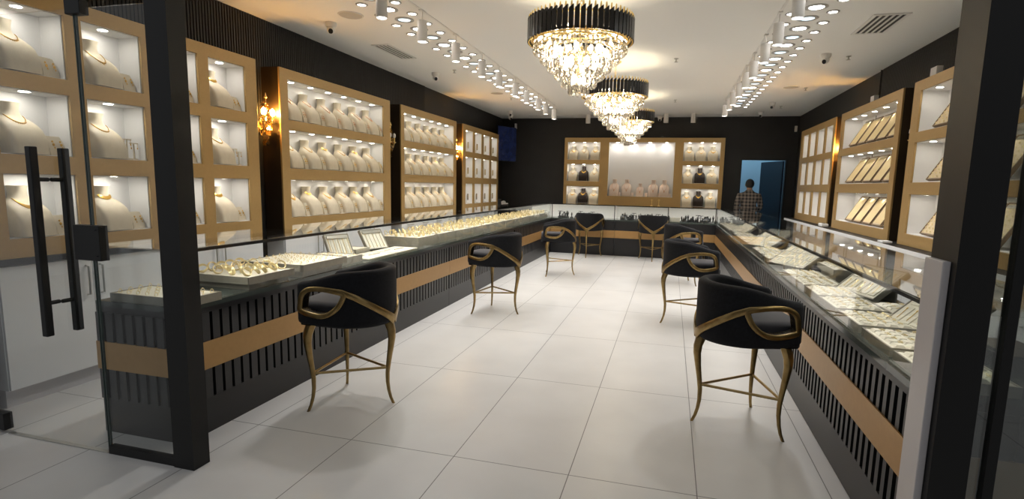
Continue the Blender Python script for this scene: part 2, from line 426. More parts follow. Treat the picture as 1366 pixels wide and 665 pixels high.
# right wall: local x runs towards the entrance, origin at the far end
cabinet('gold wall cabinet of narrow bays at the far end of the right wall', (CXR, 11.98, 0), R90, 2.33, ZB, ZT, .27,
        grid_ops([(.17, .60), (.71, 1.13), (1.25, 1.70), (1.80, 2.21)], 1))
cabinet('gold wall cabinet with slanted chain boards in the middle of the right wall', (CXR, 9.36, 0), R90, 2.27, ZB, ZT, .27, grid_ops([(.13, 2.13)], 5))
cabinet('gold wall cabinet with slanted earring boards nearest the right post', (CXR, 6.80, 0), R90, 2.3, ZB, ZT, .27, grid_ops([(.17, 2.1)], 5))

# base cabinets with the dark ledge on the side walls
def base_unit(label, origin, rz, W, depth, doors, hnd='v'):
    t = thing('base_cabinet', label, 'cabinet', origin, rz)
    bm = B(); box(bm, 0, W, .02, depth, .12, LEDGE-.045); obj('carcass', bm, M['white'], t)
    bm = B(); box(bm, 0, W, .05, depth, 0, .12); obj('plinth', bm, M['whitegrey'], t)
    w = W/doors
    for i in range(doors):
        bm = B(); box(bm, i*w+.003, (i+1)*w-.003, 0, .019, .125, LEDGE-.05)
        d = obj('cabinet_door', bm, M['white'], t)
        hb = B()
        if hnd == 'v':
            hx = (i+1)*w-.05 if i % 2 == 0 else i*w+.05
            tube(hb, [(hx, 0, .88), (hx, -.03, .875), (hx, -.03, .67), (hx, 0, .665)], .007, 6)
        else:
            hx = (i+.5)*w
            tube(hb, [(hx-.09, 0, .85), (hx-.09, -.03, .85), (hx+.09, -.03, .85), (hx+.09, 0, .85)], .007, 6)
        obj('handle', hb, M['chrome'], d)
    return t
def ledge(label, origin, rz, W, depth, edge):
    t = thing('ledge_top', label, 'countertop', origin, rz)
    bm = B(); box(bm, 0, W, 0, depth, LEDGE-.04, LEDGE-.001); obj('slab', bm, M['black'], t)
    bm = B(); box(bm, 0, W, -.006, 0, LEDGE-.042, LEDGE-.001); obj('front_edge', bm, M[edge], t)
LB = -4.09
base_unit('white base cabinet under the square bays by the entrance', (LB+.01, 2.37, 0), L90, 2.29, .24, 4)
base_unit('white base cabinet under the nearer six-bust cabinet on the left', (LB+.01, 5.0, 0), L90, 2.33, .24, 4)
base_unit('white drawer cabinet under the farther six-bust cabinet on the left', (LB+.01, 7.66, 0), L90, 2.23, .24, 4, 'h')
base_unit('white drawer cabinet under the far narrow bays on the left wall', (LB+.01, 10.23, 0), L90, 2.32, .24, 4, 'h')
ledge('long dark ledge running under the cabinets of the left wall', (LB+.03, 2.3, 0), L90, 11.3, .265, 'black')
for (a, b, lab) in ((2.4, 4.95, 'white base cabinet behind the right display counter, nearest the entrance'), (4.98, 7.4, 'white base cabinet behind the right counter, second from the entrance'),
                    (7.43, 9.8, 'white base cabinet behind the right counter, third from the entrance'), (9.83, 12.05, 'white base cabinet behind the right counter, farthest from the entrance')):
    base_unit(lab, (2.34, b, 0), R90, b-a, .39, 4)
ledge('long dark ledge with pale front edge under the right wall cabinets', (2.30, 12.1, 0), R90, 9.75, .43, 'white')

# ------------------------------------------------------------------ display counters
def counter(label, origin, rz, W, depth=.6, sw=.053, ends=(False, False), back=None, slats=True, posts=(), xcut=(0, 0)):
    t = thing('display_counter', label, 'display counter', origin, rz)
    bm = B(); box(bm, 0, W, .036, depth, .0, ZD-.03); obj('body', bm, M['countblack'], t)
    bm = B(); box(bm, 0, W, .0, .036, 0, .215); box(bm, 0, W, -.004, .036, .74, ZD-.03); obj('rails', bm, M['countblack'], t)
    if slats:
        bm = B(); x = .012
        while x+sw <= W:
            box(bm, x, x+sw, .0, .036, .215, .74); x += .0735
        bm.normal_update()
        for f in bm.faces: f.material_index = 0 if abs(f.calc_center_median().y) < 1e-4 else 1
        obj('slat_panel', bm, [M['slat'], M['slatshade']], t)
    else:
        bm = B(); box(bm, 0, W, .002, .036, .215, .74); obj('front_panel', bm, M['countblack'], t)
    bm = B(); box(bm, 0, W, -.008, .0, .398, .565); obj('gold_band', bm, M['gold_band'], t)
    if ends[0] or ends[1]:
        X = 0 if ends[0] else W; s = -1 if ends[0] else 1
        bm = B(); y = .02
        while y < depth-.04:
            for a, b in ((.215, .398), (.565, .74)): box(bm, min(X, X+s*.012), max(X, X+s*.012), y, y+.05, a, b)
            y += .075
        obj('end_slats', bm, M['slat'], t)
        bm = B(); box(bm, min(X, X+s*.016), max(X, X+s*.016), 0, depth, .398, .565); obj('end_band', bm, M['gold_band'], t)
    bm = B(); box(bm, 0, W, -.012, depth, ZD-.03, ZD); obj('deck', bm, M['deck'], t)
    a, b = xcut
    bm = B(); box(bm, a, W-b, .0, .008, ZD, ZG-.008); obj('glass_front', bm, M['glass'], t)
    bm = B(); box(bm, a, W-b, .0, depth-.01, ZG-.008, ZG); obj('glass_top', bm, M['glass'], t)
    bm = B(); box(bm, a, W-b, .008, .02, ZG-.024, ZG-.008); obj('top_bar', bm, M['black'], t)
    bm = B(); box(bm, a+.03, W-b-.03, .010, .020, ZG-.028, ZG-.024); bm.faces.ensure_lookup_table()
    for f in bm.faces:
        if all(v.co.z < ZG-.027 for v in f.verts): f.material_index = 1
    obj('led_strip', bm, [M['black'], M['led2' if back else 'led']], t)
    if ends[0]: bm = B(); box(bm, 0, .008, .008, depth-.01, ZD, ZG-.008); obj('glass_end', bm, M['glass'], t)
    if ends[1]: bm = B(); box(bm, W-.008, W, .008, depth-.01, ZD, ZG-.008); obj('glass_end', bm, M['glass'], t)
    if back:
        bm = B(); box(bm, a, W-b, depth-.04, depth-.02, ZD, ZG-.03); obj('back_panel', bm, M[back], t)
    for x in posts:
        bm = B(); box(bm, x-.008, x+.008, .008, .022, ZD, ZG-.024); obj('corner_post', bm, M['black'], t)
    return t
# left run: local x = world y - start
counter('left black slatted glass display counter, section nearest the entrance', (FX, 2.33, 0), L90, 3.83, ends=(True, False))
counter('left black slatted glass display counter, middle section', (FX, 6.165, 0), L90, 2.93)
counter('left black slatted glass display counter, far section by the back corner', (FX, 9.10, 0), L90, 2.93, xcut=(0, .0))
# right run: local x = start - world y
counter('right black slatted glass display counter, section nearest the entrance', (RX, 5.94, 0), R90, 3.66, ends=(False, True), sw=.037)
counter('right black slatted glass display counter, middle section', (RX, 8.87, 0), R90, 2.925, sw=.037)
counter('right black slatted glass display counter, far section by the back corner', (RX, 12.03, 0), R90, 3.155, sw=.037)
# back run
counter('back black display counter with gold band, left section', (-3.23, BY, 0), 0, 2.06, slats=False, back='lining', posts=(.62, 2.045))
counter('back black display counter with gold band, middle section', (-1.165, BY, 0), 0, 1.15, slats=False, back='lining', posts=(1.135,))
counter('back black display counter with gold band, right section', (-.01, BY, 0), 0, 1.58, slats=False, back='lining', posts=(.965,))

# ------------------------------------------------------------------ stools
def make_stool():
    t = thing('counter_stool', '', 'stool')
    Rm, th = .262, .075; Lst = .26
    half = Lst+PI/2*Rm
    def plan(s, off=0.0):
        """s: 0 at the right arm tip .. 2*half at the left arm tip; returns point and outward normal"""
        if s < Lst: c = Vector((Lst-s, -Rm, 0)); n = Vector((0, -1, 0))
        elif s > 2*half-Lst: c = Vector((s-(2*half-Lst), Rm, 0)); n = Vector((0, 1, 0))
        else:
            a = (s-Lst)/Rm; n = Vector((-math.sin(a), -math.cos(a), 0)); c = n*Rm
        if c.x > 0: c.y *= 1-.10*(c.x/Lst)**2
        return c+n*off, n
    def top(s):
        q = min(1, min(s, 2*half-s)/half/.6); e = q*q*(3-2*q)
        return .878+.078*e+.008*min(s, 2*half-s)/half
    def bot(s):
        q = min(s, 2*half-s)/half
        return .60-.022*math.sin(q*PI*.5)
    # shell
    bm = B(); rings = []; N = 64
    for i in range(N+1):
        s = 2*half*i/N; d = min(s, 2*half-s); k = math.sqrt(max(0.02, 1-(1-min(d/.045, 1))**2))
        p, n = plan(s); zb, zt = bot(s), top(s); h = (zt-zb)/2; zc = (zb+zt)/2; hw = th/2*k; hh = h-(1-k)*.03
        r = []
        cr = .036*k
        for (sx, sz) in ((1, 1), (-1, 1), (-1, -1), (1, -1)):
            a0 = {(1, 1): 0, (-1, 1): 90, (-1, -1): 180, (1, -1): 270}[(sx, sz)]
            for da in (0, 22.5, 45, 67.5, 90):
                a = math.radians(a0+da)
                r.append(p+n*(sx*(hw-cr)+cr*math.cos(a))+Vector((0, 0, zc+sz*(hh-cr)+cr*math.sin(a))))
        rings.append(r)
    ring_loft(bm, rings)
    shell = finish('backrest_shell', bm, M['velvet'])
    eye = [(.058, .700), (.058, .735), (.068, .785), (.090, .815), (.13, .832), (.20, .836), (.27, .832), (.33, .816),
           (.322, .775), (.295, .73), (.255, .697), (.20, .680), (.13, .683)]
    def smoothloop(pts, sub=3):
        out = []; n = len(pts)
        for i in range(n):
            p0, p1, p2, p3 = (Vector((*pts[(i+k-1) % n], 0)) for k in range(4))
            for j in range(sub):
                u = j/sub
                out.append(.5*((2*p1)+(p2-p0)*u+(2*p0-5*p1+4*p2-p3)*u*u+(3*p1-p0-3*p2+p3)*u**3))
        return [(v.x, v.y) for v in out]
    E = smoothloop(eye)
    # cutter for the eye opening (goes through both arms)
    cb = B()
    def cutx(s): return plan(s)[0].x
    ring_loft(cb, [[(cutx(s), y, z) for s, z in E] for y in (-.5, .5)])
    cut = bpy.data.objects.new('cut', finish('cut', cb, M['velvet'])); COL.objects.link(cut)
    so = bpy.data.objects.new('shell_tmp', shell); COL.objects.link(so)
    md = so.modifiers.new('b', 'BOOLEAN'); md.object = cut; md.operation = 'DIFFERENCE'; md.solver = 'EXACT'
    dg = bpy.context.evaluated_depsgraph_get()
    me = bpy.data.meshes.new_from_object(so.evaluated_get(dg)); me.name = 'backrest_shell'
    bpy.data.objects.remove(so); bpy.data.objects.remove(cut)
    for p in me.polygons: p.use_smooth = True
    me.set_sharp_from_angle(angle=math.radians(50))
    obj('backrest_shell', me, None, t)
    # seat drum and cushion
    def seat_out(ins, z):
        o = []
        for i in range(33):
            s = 2*half*i/32; p, n = plan(s, -th/2-ins); o.append((p.x, p.y, z))
        x = o[0][0]; o[0:0] = [(x+.03, o[0][1]*.8, z)]; o.append((x+.03, -o[0][1], z)); return o
    bm = B(); ring_loft(bm, [seat_out(-.01, .578), seat_out(-.012, .60), seat_out(-.012, .66)]); obj('seat_base', bm, M['velvet'], t, 40)
    bm = B(); ring_loft(bm, [seat_out(.012, .655), seat_out(.004, .675), seat_out(.003, .705), seat_out(.018, .725), seat_out(.06, .735)]); obj('seat_cushion', bm, M['cushion'], t, 50)
    # gold arm trims: eye rim + sweep to the rear joint
    for sd in (0, 1):
        mp = (lambda s: s) if sd == 0 else (lambda s: 2*half-s)
        bm = B()
        pts = []; nn = []
        for s, z in E:
            p, n = plan(mp(s), th/2+.003); pts.append(Vector((p.x, p.y, z))); nn.append(n)
        # push the strip centre a little outside of the opening
        cx = sum((p for p in pts), Vector())/len(pts)
        strip(bm, [p+(p-cx).normalized()*.011 for p in pts], nn, .034, .018, True)
        ring = []
        for (s, z) in E:
            p, n = plan(mp(s), 0); q = Vector((p.x, p.y, z)); ring.append((q, n))
        loop_loft(bm, [[q+n*(th/2+.004), q+n*(-th/2-.004), q+(q-cx*1.0).normalized()*.006+n*(-th/2-.004), q+(q-cx).normalized()*.006+n*(th/2+.004)] for q, n in ring])
        band = [(.20, .847, .024), (.27, .843, .027), (.33, .832, .031), (.40, .796, .034), (.47, .748, .036), (.54, .697, .038), (.60, .655, .042), (.645, .622, .05), (half, .60, .062)]
        P2, N2, W2 = [], [], []
        for i in range(len(band)-1):
            for j in range(4):
                u = j/4; a, b = band[i], band[i+1]
                s, z, w = (a[k]+(b[k]-a[k])*u for k in range(3))
                p, n = plan(mp(s), th/2+.004); P2.append(Vector((p.x, p.y, z))); N2.append(n); W2.append(w*1.2)
        p, n = plan(half, th/2+.004); P2.append(Vector((p.x, p.y, .60))); N2.append(n); W2.append(.062)
        strip(bm, P2, N2, W2, .018)
        obj('arm_trim', bm, M['brass'], t, 45)
    # legs: cabriole, one at the rear, two at the front
    def leg(cx, cy, ang, zt, spread):
        d = Vector((math.cos(ang), math.sin(ang), 0)); bm = B()
        prof = [(0, zt, .034), (.012, .56, .034), (.024, .52, .030), (.026, .47, .026), (.016, .39, .021), (.002, .30, .0175), (-.008, .22, .0155),
                (-.008, .15, .0135), (.0, .09, .012), (.014, .04, .011), (.03, .006, .011), (.034, 0, .011)]
        side = Vector((-d.y, d.x, 0)); rings = []
        for o, z, r in prof:
            c = Vector((cx, cy, z))+d*(o+spread)
            rings.append([c+d*(r*.88*a)+side*(r*b*.8) for a, b in ((1, .5), (.6, 1), (-.6, 1), (-1, .5), (-1, -.5), (-.6, -1), (.6, -1), (1, -.5))])
        ring_loft(bm, rings); return obj('leg', bm, M['brass'], t, 50)
    LEGS = [(-.262, 0, PI), (.175, -.232, -.95), (.175, .232, .95)]
    for a in LEGS: leg(*a, .615 if a[1] == 0 else .59, 0)
    mid = [Vector((cx, cy, .255))+Vector((math.cos(a), math.sin(a), 0))*-.004 for cx, cy, a in LEGS]
    for i, j in ((0, 1), (0, 2), (1, 2)):
        bm = B(); tube(bm, [mid[i], mid[j]], .009, 6); obj('stretcher', bm, M['brass'], t)
    return t
stool = Proto(make_stool())
def tri(rear, f1, f2):
    """stool pose from the three foot positions"""
    mx, my = (f1[0]+f2[0])/2, (f1[1]+f2[1])/2
    dx, dy = mx-rear[0], my-rear[1]; rz = math.atan2(dy, dx)
    cx, cy = (rear[0]+f1[0]+f2[0])/3, (rear[1]+f1[1]+f2[1])/3
    off = (-.296+.195*2)/3            # centroid of the feet in local x
    return (cx-math.cos(rz)*off, cy-math.sin(rz)*off, 0), rz
ST = [((-1.775, 3.24), (-2.281, 2.918), (-2.313, 3.468), 'black velvet stool with brass legs nearest the entrance at the left counter'),
      ((-1.664, 6.026), (-2.237, 5.852), (-2.127, 6.362), 'black velvet stool with brass legs, second from the entrance at the left counter'),
      ((-1.524, 9.10), (-2.01, 8.72), (-2.05, 9.27), 'black velvet stool with brass legs, farthest at the left counter'),
      ((.193, 3.585), (.78, 3.421), (.641, 3.991), 'black velvet stool with brass legs nearest the entrance at the right counter'),
      ((-.056, 6.206), (.50, 6.02), (.42, 6.58), 'black velvet stool with brass legs, second from the entrance at the right counter'),
      ((-.08, 8.95), (.47, 8.78), (.39, 9.32), 'black velvet stool with brass legs, farthest at the right counter'),
      ((-1.70, 11.40), (-1.96, 11.90), (-1.40, 11.90), 'black velvet stool facing the back counter, left one of two'),
      ((-.30, 11.35), (-.62, 11.83), (-.07, 11.90), 'black velvet stool facing the back counter, right one of two')]
for r, a, b, lab in ST:
    loc, rz = tri(r, a, b); stool.place(loc, rz, lab, 'stool', 'black and brass counter stools')

# ------------------------------------------------------------------ chandeliers
def make_chandelier():
    t = thing('chandelier', '', 'chandelier')           # origin: ceiling point
    bm = B(); lathe(bm, [(.075, 0), (.075, -.012), (.05, -.03), (.012, -.045)], 24); obj('canopy', bm, M['gold'], t, 40)
    bm = B()
    for k in range(8):
        m = Matrix.Translation((0, 0, -.06-.022*k)) @ Matrix.Rotation(PI/2*(k % 2), 4, 'Z') @ Matrix.Rotation(PI/2, 4, 'X')
        torus(bm, .012, .0028, 10, 4, m)
    obj('chain', bm, M['gold'], t, 60)
    zt, zb = -.31, -.475
    bm = B()
    for R, z in ((.418, zt-.02), (.42, zb+.02), (.40, zb+.005), (.345, zb-.005), (.275, zb-.055)):
        torus(bm, R, .009, 48, 6, Matrix.Translation((0, 0, z)))
    for k in range(4):
        a = PI/2*k; tube(bm, [(0, 0, -.235), (.42*math.cos(a), .42*math.sin(a), zt-.02)], .005, 6)
    tube(bm, [(0, 0, -.23), (0, 0, -.80)], .010, 8)
    for k in range(60):
        a = 2*PI*k/60
        lathe(bm, [(.006, -.02), (.008, .014), (.006, .04), (.001, .05)], 6, (.44*math.cos(a), .44*math.sin(a), zt-.004))
        lathe(bm, [(.004, -.02), (.006, -.012), (.005, 0)], 6, (.44*math.cos(a), .44*math.sin(a), zb+.01))
    obj('frame', bm, M['gold'], t, 40)
    fb = B(); v = box(fb, .428, .452, -.0185, .0185, zb, zt)
    for q in v:
        if q.co.z > (zt+zb)/2: q.co.z += .018 if q.co.y > 0 else -.012
    fm = finish('fin', fb, M['finblack'])
    for k in range(60):
        o = obj('fin', fm, None, t); o.rotation_euler = (0, 0, 2*PI*k/60); 
    # crystals: an octagon bead with a long faceted drop under it
    cb = B(); n = 8
    def rg(r, z): return [(r*math.cos(2*PI*i/n), r*.62*math.sin(2*PI*i/n), z) for i in range(n)]
    ring_loft(cb, [rg(.003, .004), rg(.016, -.010), rg(.004, -.025)]); ring_loft(cb, [rg(.004, -.028), rg(.019, -.05), rg(.024, -.075), rg(.019, -.098), rg(.004, -.110)])
    cm = finish('crystal_drop', cb, M['crystal'])
    tiers = [(.39, -.465, 56), (.33, -.535, 47), (.265, -.605, 38), (.20, -.672, 28), (.14, -.74, 20), (.08, -.80, 12)]
    spots = []
    for R, z, n in tiers:
        for k in range(n):
            a = 2*PI*(k+.5)/n-PI/2; spots.append((math.sin(a), R, z, a))
    spots.sort(key=lambda s: s[0]*1.0)
    rest = B()
    tmp = B(); tmp.from_mesh(cm)
    for i, (_, R, z, a) in enumerate(spots):
        mt = Matrix.Translation((R*math.cos(a), R*math.sin(a), z)) @ Matrix.Rotation(a+PI/2, 4, 'Z')
        if i < 100:
            o = obj('crystal_drop', cm, None, t); o.matrix_local = mt
        else:
            vm = {v: rest.verts.new(mt @ v.co) for v in tmp.verts}
            for f in tmp.faces: rest.faces.new([vm[v] for v in f.verts])
    tmp.free()
    o = obj('crystal_drops', rest, M['crystal'], t); o['kind'] = 'stuff'
    bm_ = B(); ico(bm_, .022, (0, 0, 0), 1, (1, 1, 1.5)); bmz = finish('bulb', bm_, M['bulb'])
    for R, z, n in ((.34, -.44, 10), (.23, -.55, 7), (.13, -.66, 5), (.05, -.78, 2)):  # inner, lower rings of bulbs are added to brighten the crystals
        for k in range(n):
            a = 2*PI*(k+.3)/n; o = obj('bulb', bmz, None, t); o.location = (R*math.cos(a), R*math.sin(a), z)
    return t
ch = Proto(make_chandelier())
for y, w in ((4.72, 'nearest of the three'), (7.6, 'middle one of the three'), (10.45, 'farthest of the three')):
    ch.place((-.82, y, H), 0, 'tiered crystal chandelier with black fins, %s' % w, 'chandelier', 'crystal chandeliers')

# ------------------------------------------------------------------ ceiling lights
def make_downlight(r, lens):
    t = thing('downlight', '', 'downlight')
    bm = B(); lathe(bm, [(r*.64, -.002), (r*.74, -.010), (r, -.004), (r, 0)], 20, cap=False); obj('trim_ring', bm, M['trimshade'], t, 50)
    bm = B(); disc(bm, r*.65, -.004, 12); obj('lens', bm, M[lens], t)
    return t
big_w, big_c = Proto(make_downlight(.10, 'lampwarm')), Proto(make_downlight(.10, 'lampcool'))
small = Proto(make_downlight(.058, 'lampwarm'))
for side, x0, sx in (('left', -2.80, 1), ('right', 1.20, -1)):
    ys = [4.32+.343*k for k in range(23)]
    for k, y in enumerate(ys):
        cool = k % 2 == 1
        (big_c if cool else big_w).place((x0, y, H), 0, 'large %s ceiling downlight in the middle line of the %s light strip' % ('bluish' if cool else 'warm white', side), 'downlight',
                'large %s downlights, %s strip' % ('bluish' if cool else 'warm', side))
        if side == 'left' or k > 2 or True:
            for d, nm in ((-.18, 'outer' if side == 'left' else 'inner'), (.18, 'inner' if side == 'left' else 'outer')):
                small.place((x0+d, y+.165, H), 0, 'small round ceiling downlight in the %s line of the %s light strip' % ('wall-side' if nm == 'outer' else 'chandelier-side', side), 'downlight',
                    'small %s downlights, %s strip' % (nm, side))
def make_spot():
    t = thing('track_spotlight', '', 'spotlight')
    bm = B(); box(bm, -.018, .018, -.05, .05, -.014, 0); tube(bm, [(0, 0, -.01), (0, 0, -.105)], .006, 6); obj('mount', bm, M['whitemetal'], t)
    bm = B(); lathe(bm, [(.0, -.095), (.046, -.10), (.05, -.107), (.05, -.30), (.043, -.30), (.043, -.285)], 20, cap=False); obj('housing', bm, M['whitemetal'], t, 40)
    bm = B(); disc(bm, .044, -.291, 12); obj('lens', bm, M['lampspot'], t)
    return t
sp = Proto(make_spot())
SPOT = bpy.data.lights.new('track_spot_beam', 'SPOT'); SPOT.energy = 62; SPOT.spot_size = math.radians(115); SPOT.spot_blend = .6; SPOT.shadow_soft_size = .05; SPOT.color = (1, .98, .965)
def spot_lamp(x, y):
    o = bpy.data.objects.new('track_spot_beam', SPOT); COL.objects.link(o); o.location = (x, y, H-.305)
LY = [4.32, 5.1, 5.97, 6.85, 7.58, 8.42, 9.12, 9.95, 10.57, 11.35]
RY = [4.95, 5.8, 6.57, 7.4, 8.1, 8.86, 9.66, 10.26, 11.1]
for side, ys, x in (('left', LY, -2.475), ('right', RY, .91)):
    for i, y in enumerate(ys):
        spot_lamp(x, y); sp.place((x, y, H), 0, 'white cylinder spotlight %s from the entrance on the %s ceiling track' % ('nearest' if i == 0 else ORD[i], side), 'spotlight', 'track spotlights, %s' % side)
    tr = obj('light_track', (lambda b: (box(b, x-.012, x+.012, 4.0, 11.6, H-.006, H-.0005), b)[1])(B()), M['whitemetal'])
    tag(tr, 'thin white light track on the ceiling above the %s counter' % side, 'light track')
bm = B(); lathe(bm, [(.0, 0), (.055, 0), (.055, -.2), (.047, -.2), (.047, -.17), (0, -.17)], 20, cap=False)
cyl = obj('surface_downlight', bm, M['whitemetal'], None, 40)
for i, (x, lab) in enumerate(((-2.0, 'unlit white ceiling cylinder by the back wall, leftmost of three'), (-.2, 'unlit white ceiling cylinder by the back wall, middle of three'), (.4, 'unlit white ceiling cylinder by the back wall, rightmost of three'))):
    o = cyl if i == 0 else cyl.copy()
    if i: COL.objects.link(o)
    o.location = (x, 13.0, H); tag(o, lab, 'ceiling light', 'unlit cylinders by the back wall')

# vents, speakers, cameras, sprinklers
def vent(label, x0, x1, y0, y1, n, along='y'):
    t = thing('air_vent', label, 'air vent', ((x0+x1)/2, (y0+y1)/2, H))
    w, l = (x1-x0)/2, (y1-y0)/2
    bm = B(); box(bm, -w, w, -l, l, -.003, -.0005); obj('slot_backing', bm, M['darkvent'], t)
    bm = B()
    for a, b, c, d in ((-w-.02, -w+.012, -l-.02, l+.02), (w-.012, w+.02, -l-.02, l+.02), (-w+.012, w-.012, -l-.02, -l+.012), (-w+.012, w-.012, l-.012, l+.02)): box(bm, a, b, c, d, -.010, 0)
    for k in range(1, n):
        if along == 'y': x = -w+2*w*k/n; box(bm, x-.010, x+.010, -l, l, -.009, -.002)
        else: y = -l+2*l*k/n; box(bm, -w, w, y-.006, y+.006, -.009, -.002)
    obj('louvre_frame', bm, M['whitemetal'], t)
vent('square-ended louvred air vent in the ceiling above the left wall cabinets', -3.69, -3.49, 6.23, 6.95, 4)
vent('louvred air vent in the ceiling above the right wall cabinets', 1.79, 2.07, 6.03, 6.68, 5)
vent('long narrow slot vent in the ceiling at the back left', -3.5, -2.4, 13.08, 13.2, 2, 'x')
vent('long narrow slot vent in the ceiling at the back right', .35, 1.45, 13.08, 13.2, 2, 'x')
def make_speaker():
    t = thing('ceiling_speaker', '', 'speaker')
    bm = B(); disc(bm, .115, -.006, 28); obj('grille', bm, M['grille'], t)
    bm = B(); lathe(bm, [(.113, -.004), (.118, -.009), (.128, -.004), (.13, 0)], 28, cap=False); obj('rim', bm, M['whitemetal'], t, 50)
    return t
spk = Proto(make_speaker())
for p, w in (((-3.277, 5.10), 'near the entrance above the left counter'), ((-3.245, 9.83), 'far back above the left counter'), ((1.80, 9.85), 'above the right counter')):
    spk.place((*p, H), 0, 'round grey ceiling speaker %s' % w, 'speaker', 'ceiling speakers')
def make_camera():
    t = thing('ceiling_camera', '', 'camera')
    bm = B(); lathe(bm, [(0, 0), (.06, 0), (.062, -.02), (.05, -.05), (.03, -.055), (0, -.055)], 20, cap=False); obj('base', bm, M['whitemetal'], t, 40)
    bm = B(); ico(bm, .045, (0, 0, -.075), 2); obj('turret', bm, M['whitemetal'], t, 60)
    bm = B(); r = bmesh.ops.create_circle(bm, cap_ends=True, segments=14, radius=.024)
    m = Matrix.Translation((0, -.040, -.095)) @ Matrix.Rotation(math.radians(115), 4, 'X')
    for v in bm.verts: v.co = m @ v.co
    bmesh.ops.solidify(bm, geom=bm.faces[:], thickness=.006); obj('lens', bm, M['black'], t)
    return t
cam_ = Proto(make_camera())
for p, rz, w in (((-3.649, 5.30), .5, 'nearest the entrance on the left side of the ceiling'), ((-3.626, 7.93), .6, 'second from the entrance on the left side of the ceiling'),
                 ((-3.705, 12.2), .6, 'in the far left corner of the ceiling'), ((-3.9, 12.9), .6, 'close to the back wall at the far left'),
                 ((1.754, 7.59), -.6, 'nearest the entrance on the right side of the ceiling'), ((1.80, 11.5), -.4, 'with dark lens far back on the right side'),
                 ((1.79, 12.8), -.4, 'close to the back wall at the far right'), ((-.35, 13.4), 0, 'beside the far chandelier at the top of the back wall')):
    cam_.place((*p, H), rz, 'white turret security camera %s' % w, 'security camera', 'security cameras')
def make_sprinkler():
    bm = B(); lathe(bm, [(0, 0), (.03, 0), (.026, -.008), (.008, -.012), (.008, -.04), (.024, -.042), (.024, -.046), (0, -.046)], 12, cap=False)
    return obj('ceiling_sprinkler', bm, M['chrome'], None, 40)
spr0 = make_sprinkler()
for i, (p, w) in enumerate((((-.03, 7.55), 'between the first two chandeliers and the right strip'), ((2.05, 7.75), 'beside the right turret camera'), ((2.045, 9.95), 'beside the right ceiling speaker'),
           ((2.04, 12.0), 'far back on the right'), ((-.015, 10.98), 'far back in the middle of the ceiling'), ((-3.25, 7.78), 'beside the left light strip, nearer'), ((-3.13, 10.36), 'beside the left light strip, farther'))):
    o = spr0 if i == 0 else spr0.copy()
    if i: COL.objects.link(o)
    o.location = (*p, H); tag(o, 'small metal sprinkler head on the ceiling %s' % w, 'sprinkler', 'sprinkler heads')
def smallbox(name, label, cat, x0, x1, y0, y1, z0, z1, m, bev=.004):
    return tag(obj(name, (lambda b: (box(b, x0, x1, y0, y1, z0, z1), b)[1])(B()), M[m], None, bevel=bev), label, cat)
smallbox('motion_detector', 'small white motion sensor high in the back left corner', 'sensor', -3.99, -3.94, YB-.05, YB, 2.96, 3.09, 'whitemetal')
smallbox('motion_detector', 'small white motion sensor high in the back right corner', 'sensor', 2.64, 2.69, YB-.05, YB, 2.87, 3.0, 'whitemetal')
smallbox('alarm_box', 'small white box standing on the middle right wall cabinet', 'box', 2.56, 2.62, 8.35, 8.48, ZT, ZT+.12, 'whitemetal')
smallbox('alarm_box', 'small white box standing on the right wall cabinet nearest the post', 'box', 2.56, 2.62, 6.58, 6.72, ZT, ZT+.13, 'whitemetal')

# television in the back left corner
tv = thing('television', 'dark blue flat television mounted in the back left corner', 'television', (-3.975, 12.9, 2.10), math.radians(68))
bm = B(); box(bm, -.36, .36, 0, .035, 0, .84); obj('casing', bm, M['black'], tv, bevel=.004)
bm = B(); box(bm, -.348, .348, -.003, 0, .012, .828); 
tvm = M['tv']; add_noise(tvm, (.01, .01, .02), (.02, .03, .06), 6)
nt = tvm.node_tree; nr = [n for n in nt.nodes if n.type == 'VALTORGB'][0]; nt.links.new(nr.outputs[0], nt.nodes['Principled BSDF'].inputs['Emission Color'])
nr.color_ramp.elements[0].color = (.006, .009, .03, 1); nr.color_ramp.elements[1].color = (.012, .018, .055, 1)
obj('screen', bm, tvm, tv)
bm = B(); tube(bm, [(0, .03, .42), (0, .2, .42), (-.08, .34, .42)], .02, 8); obj('wall_arm', bm, M['black'], tv)

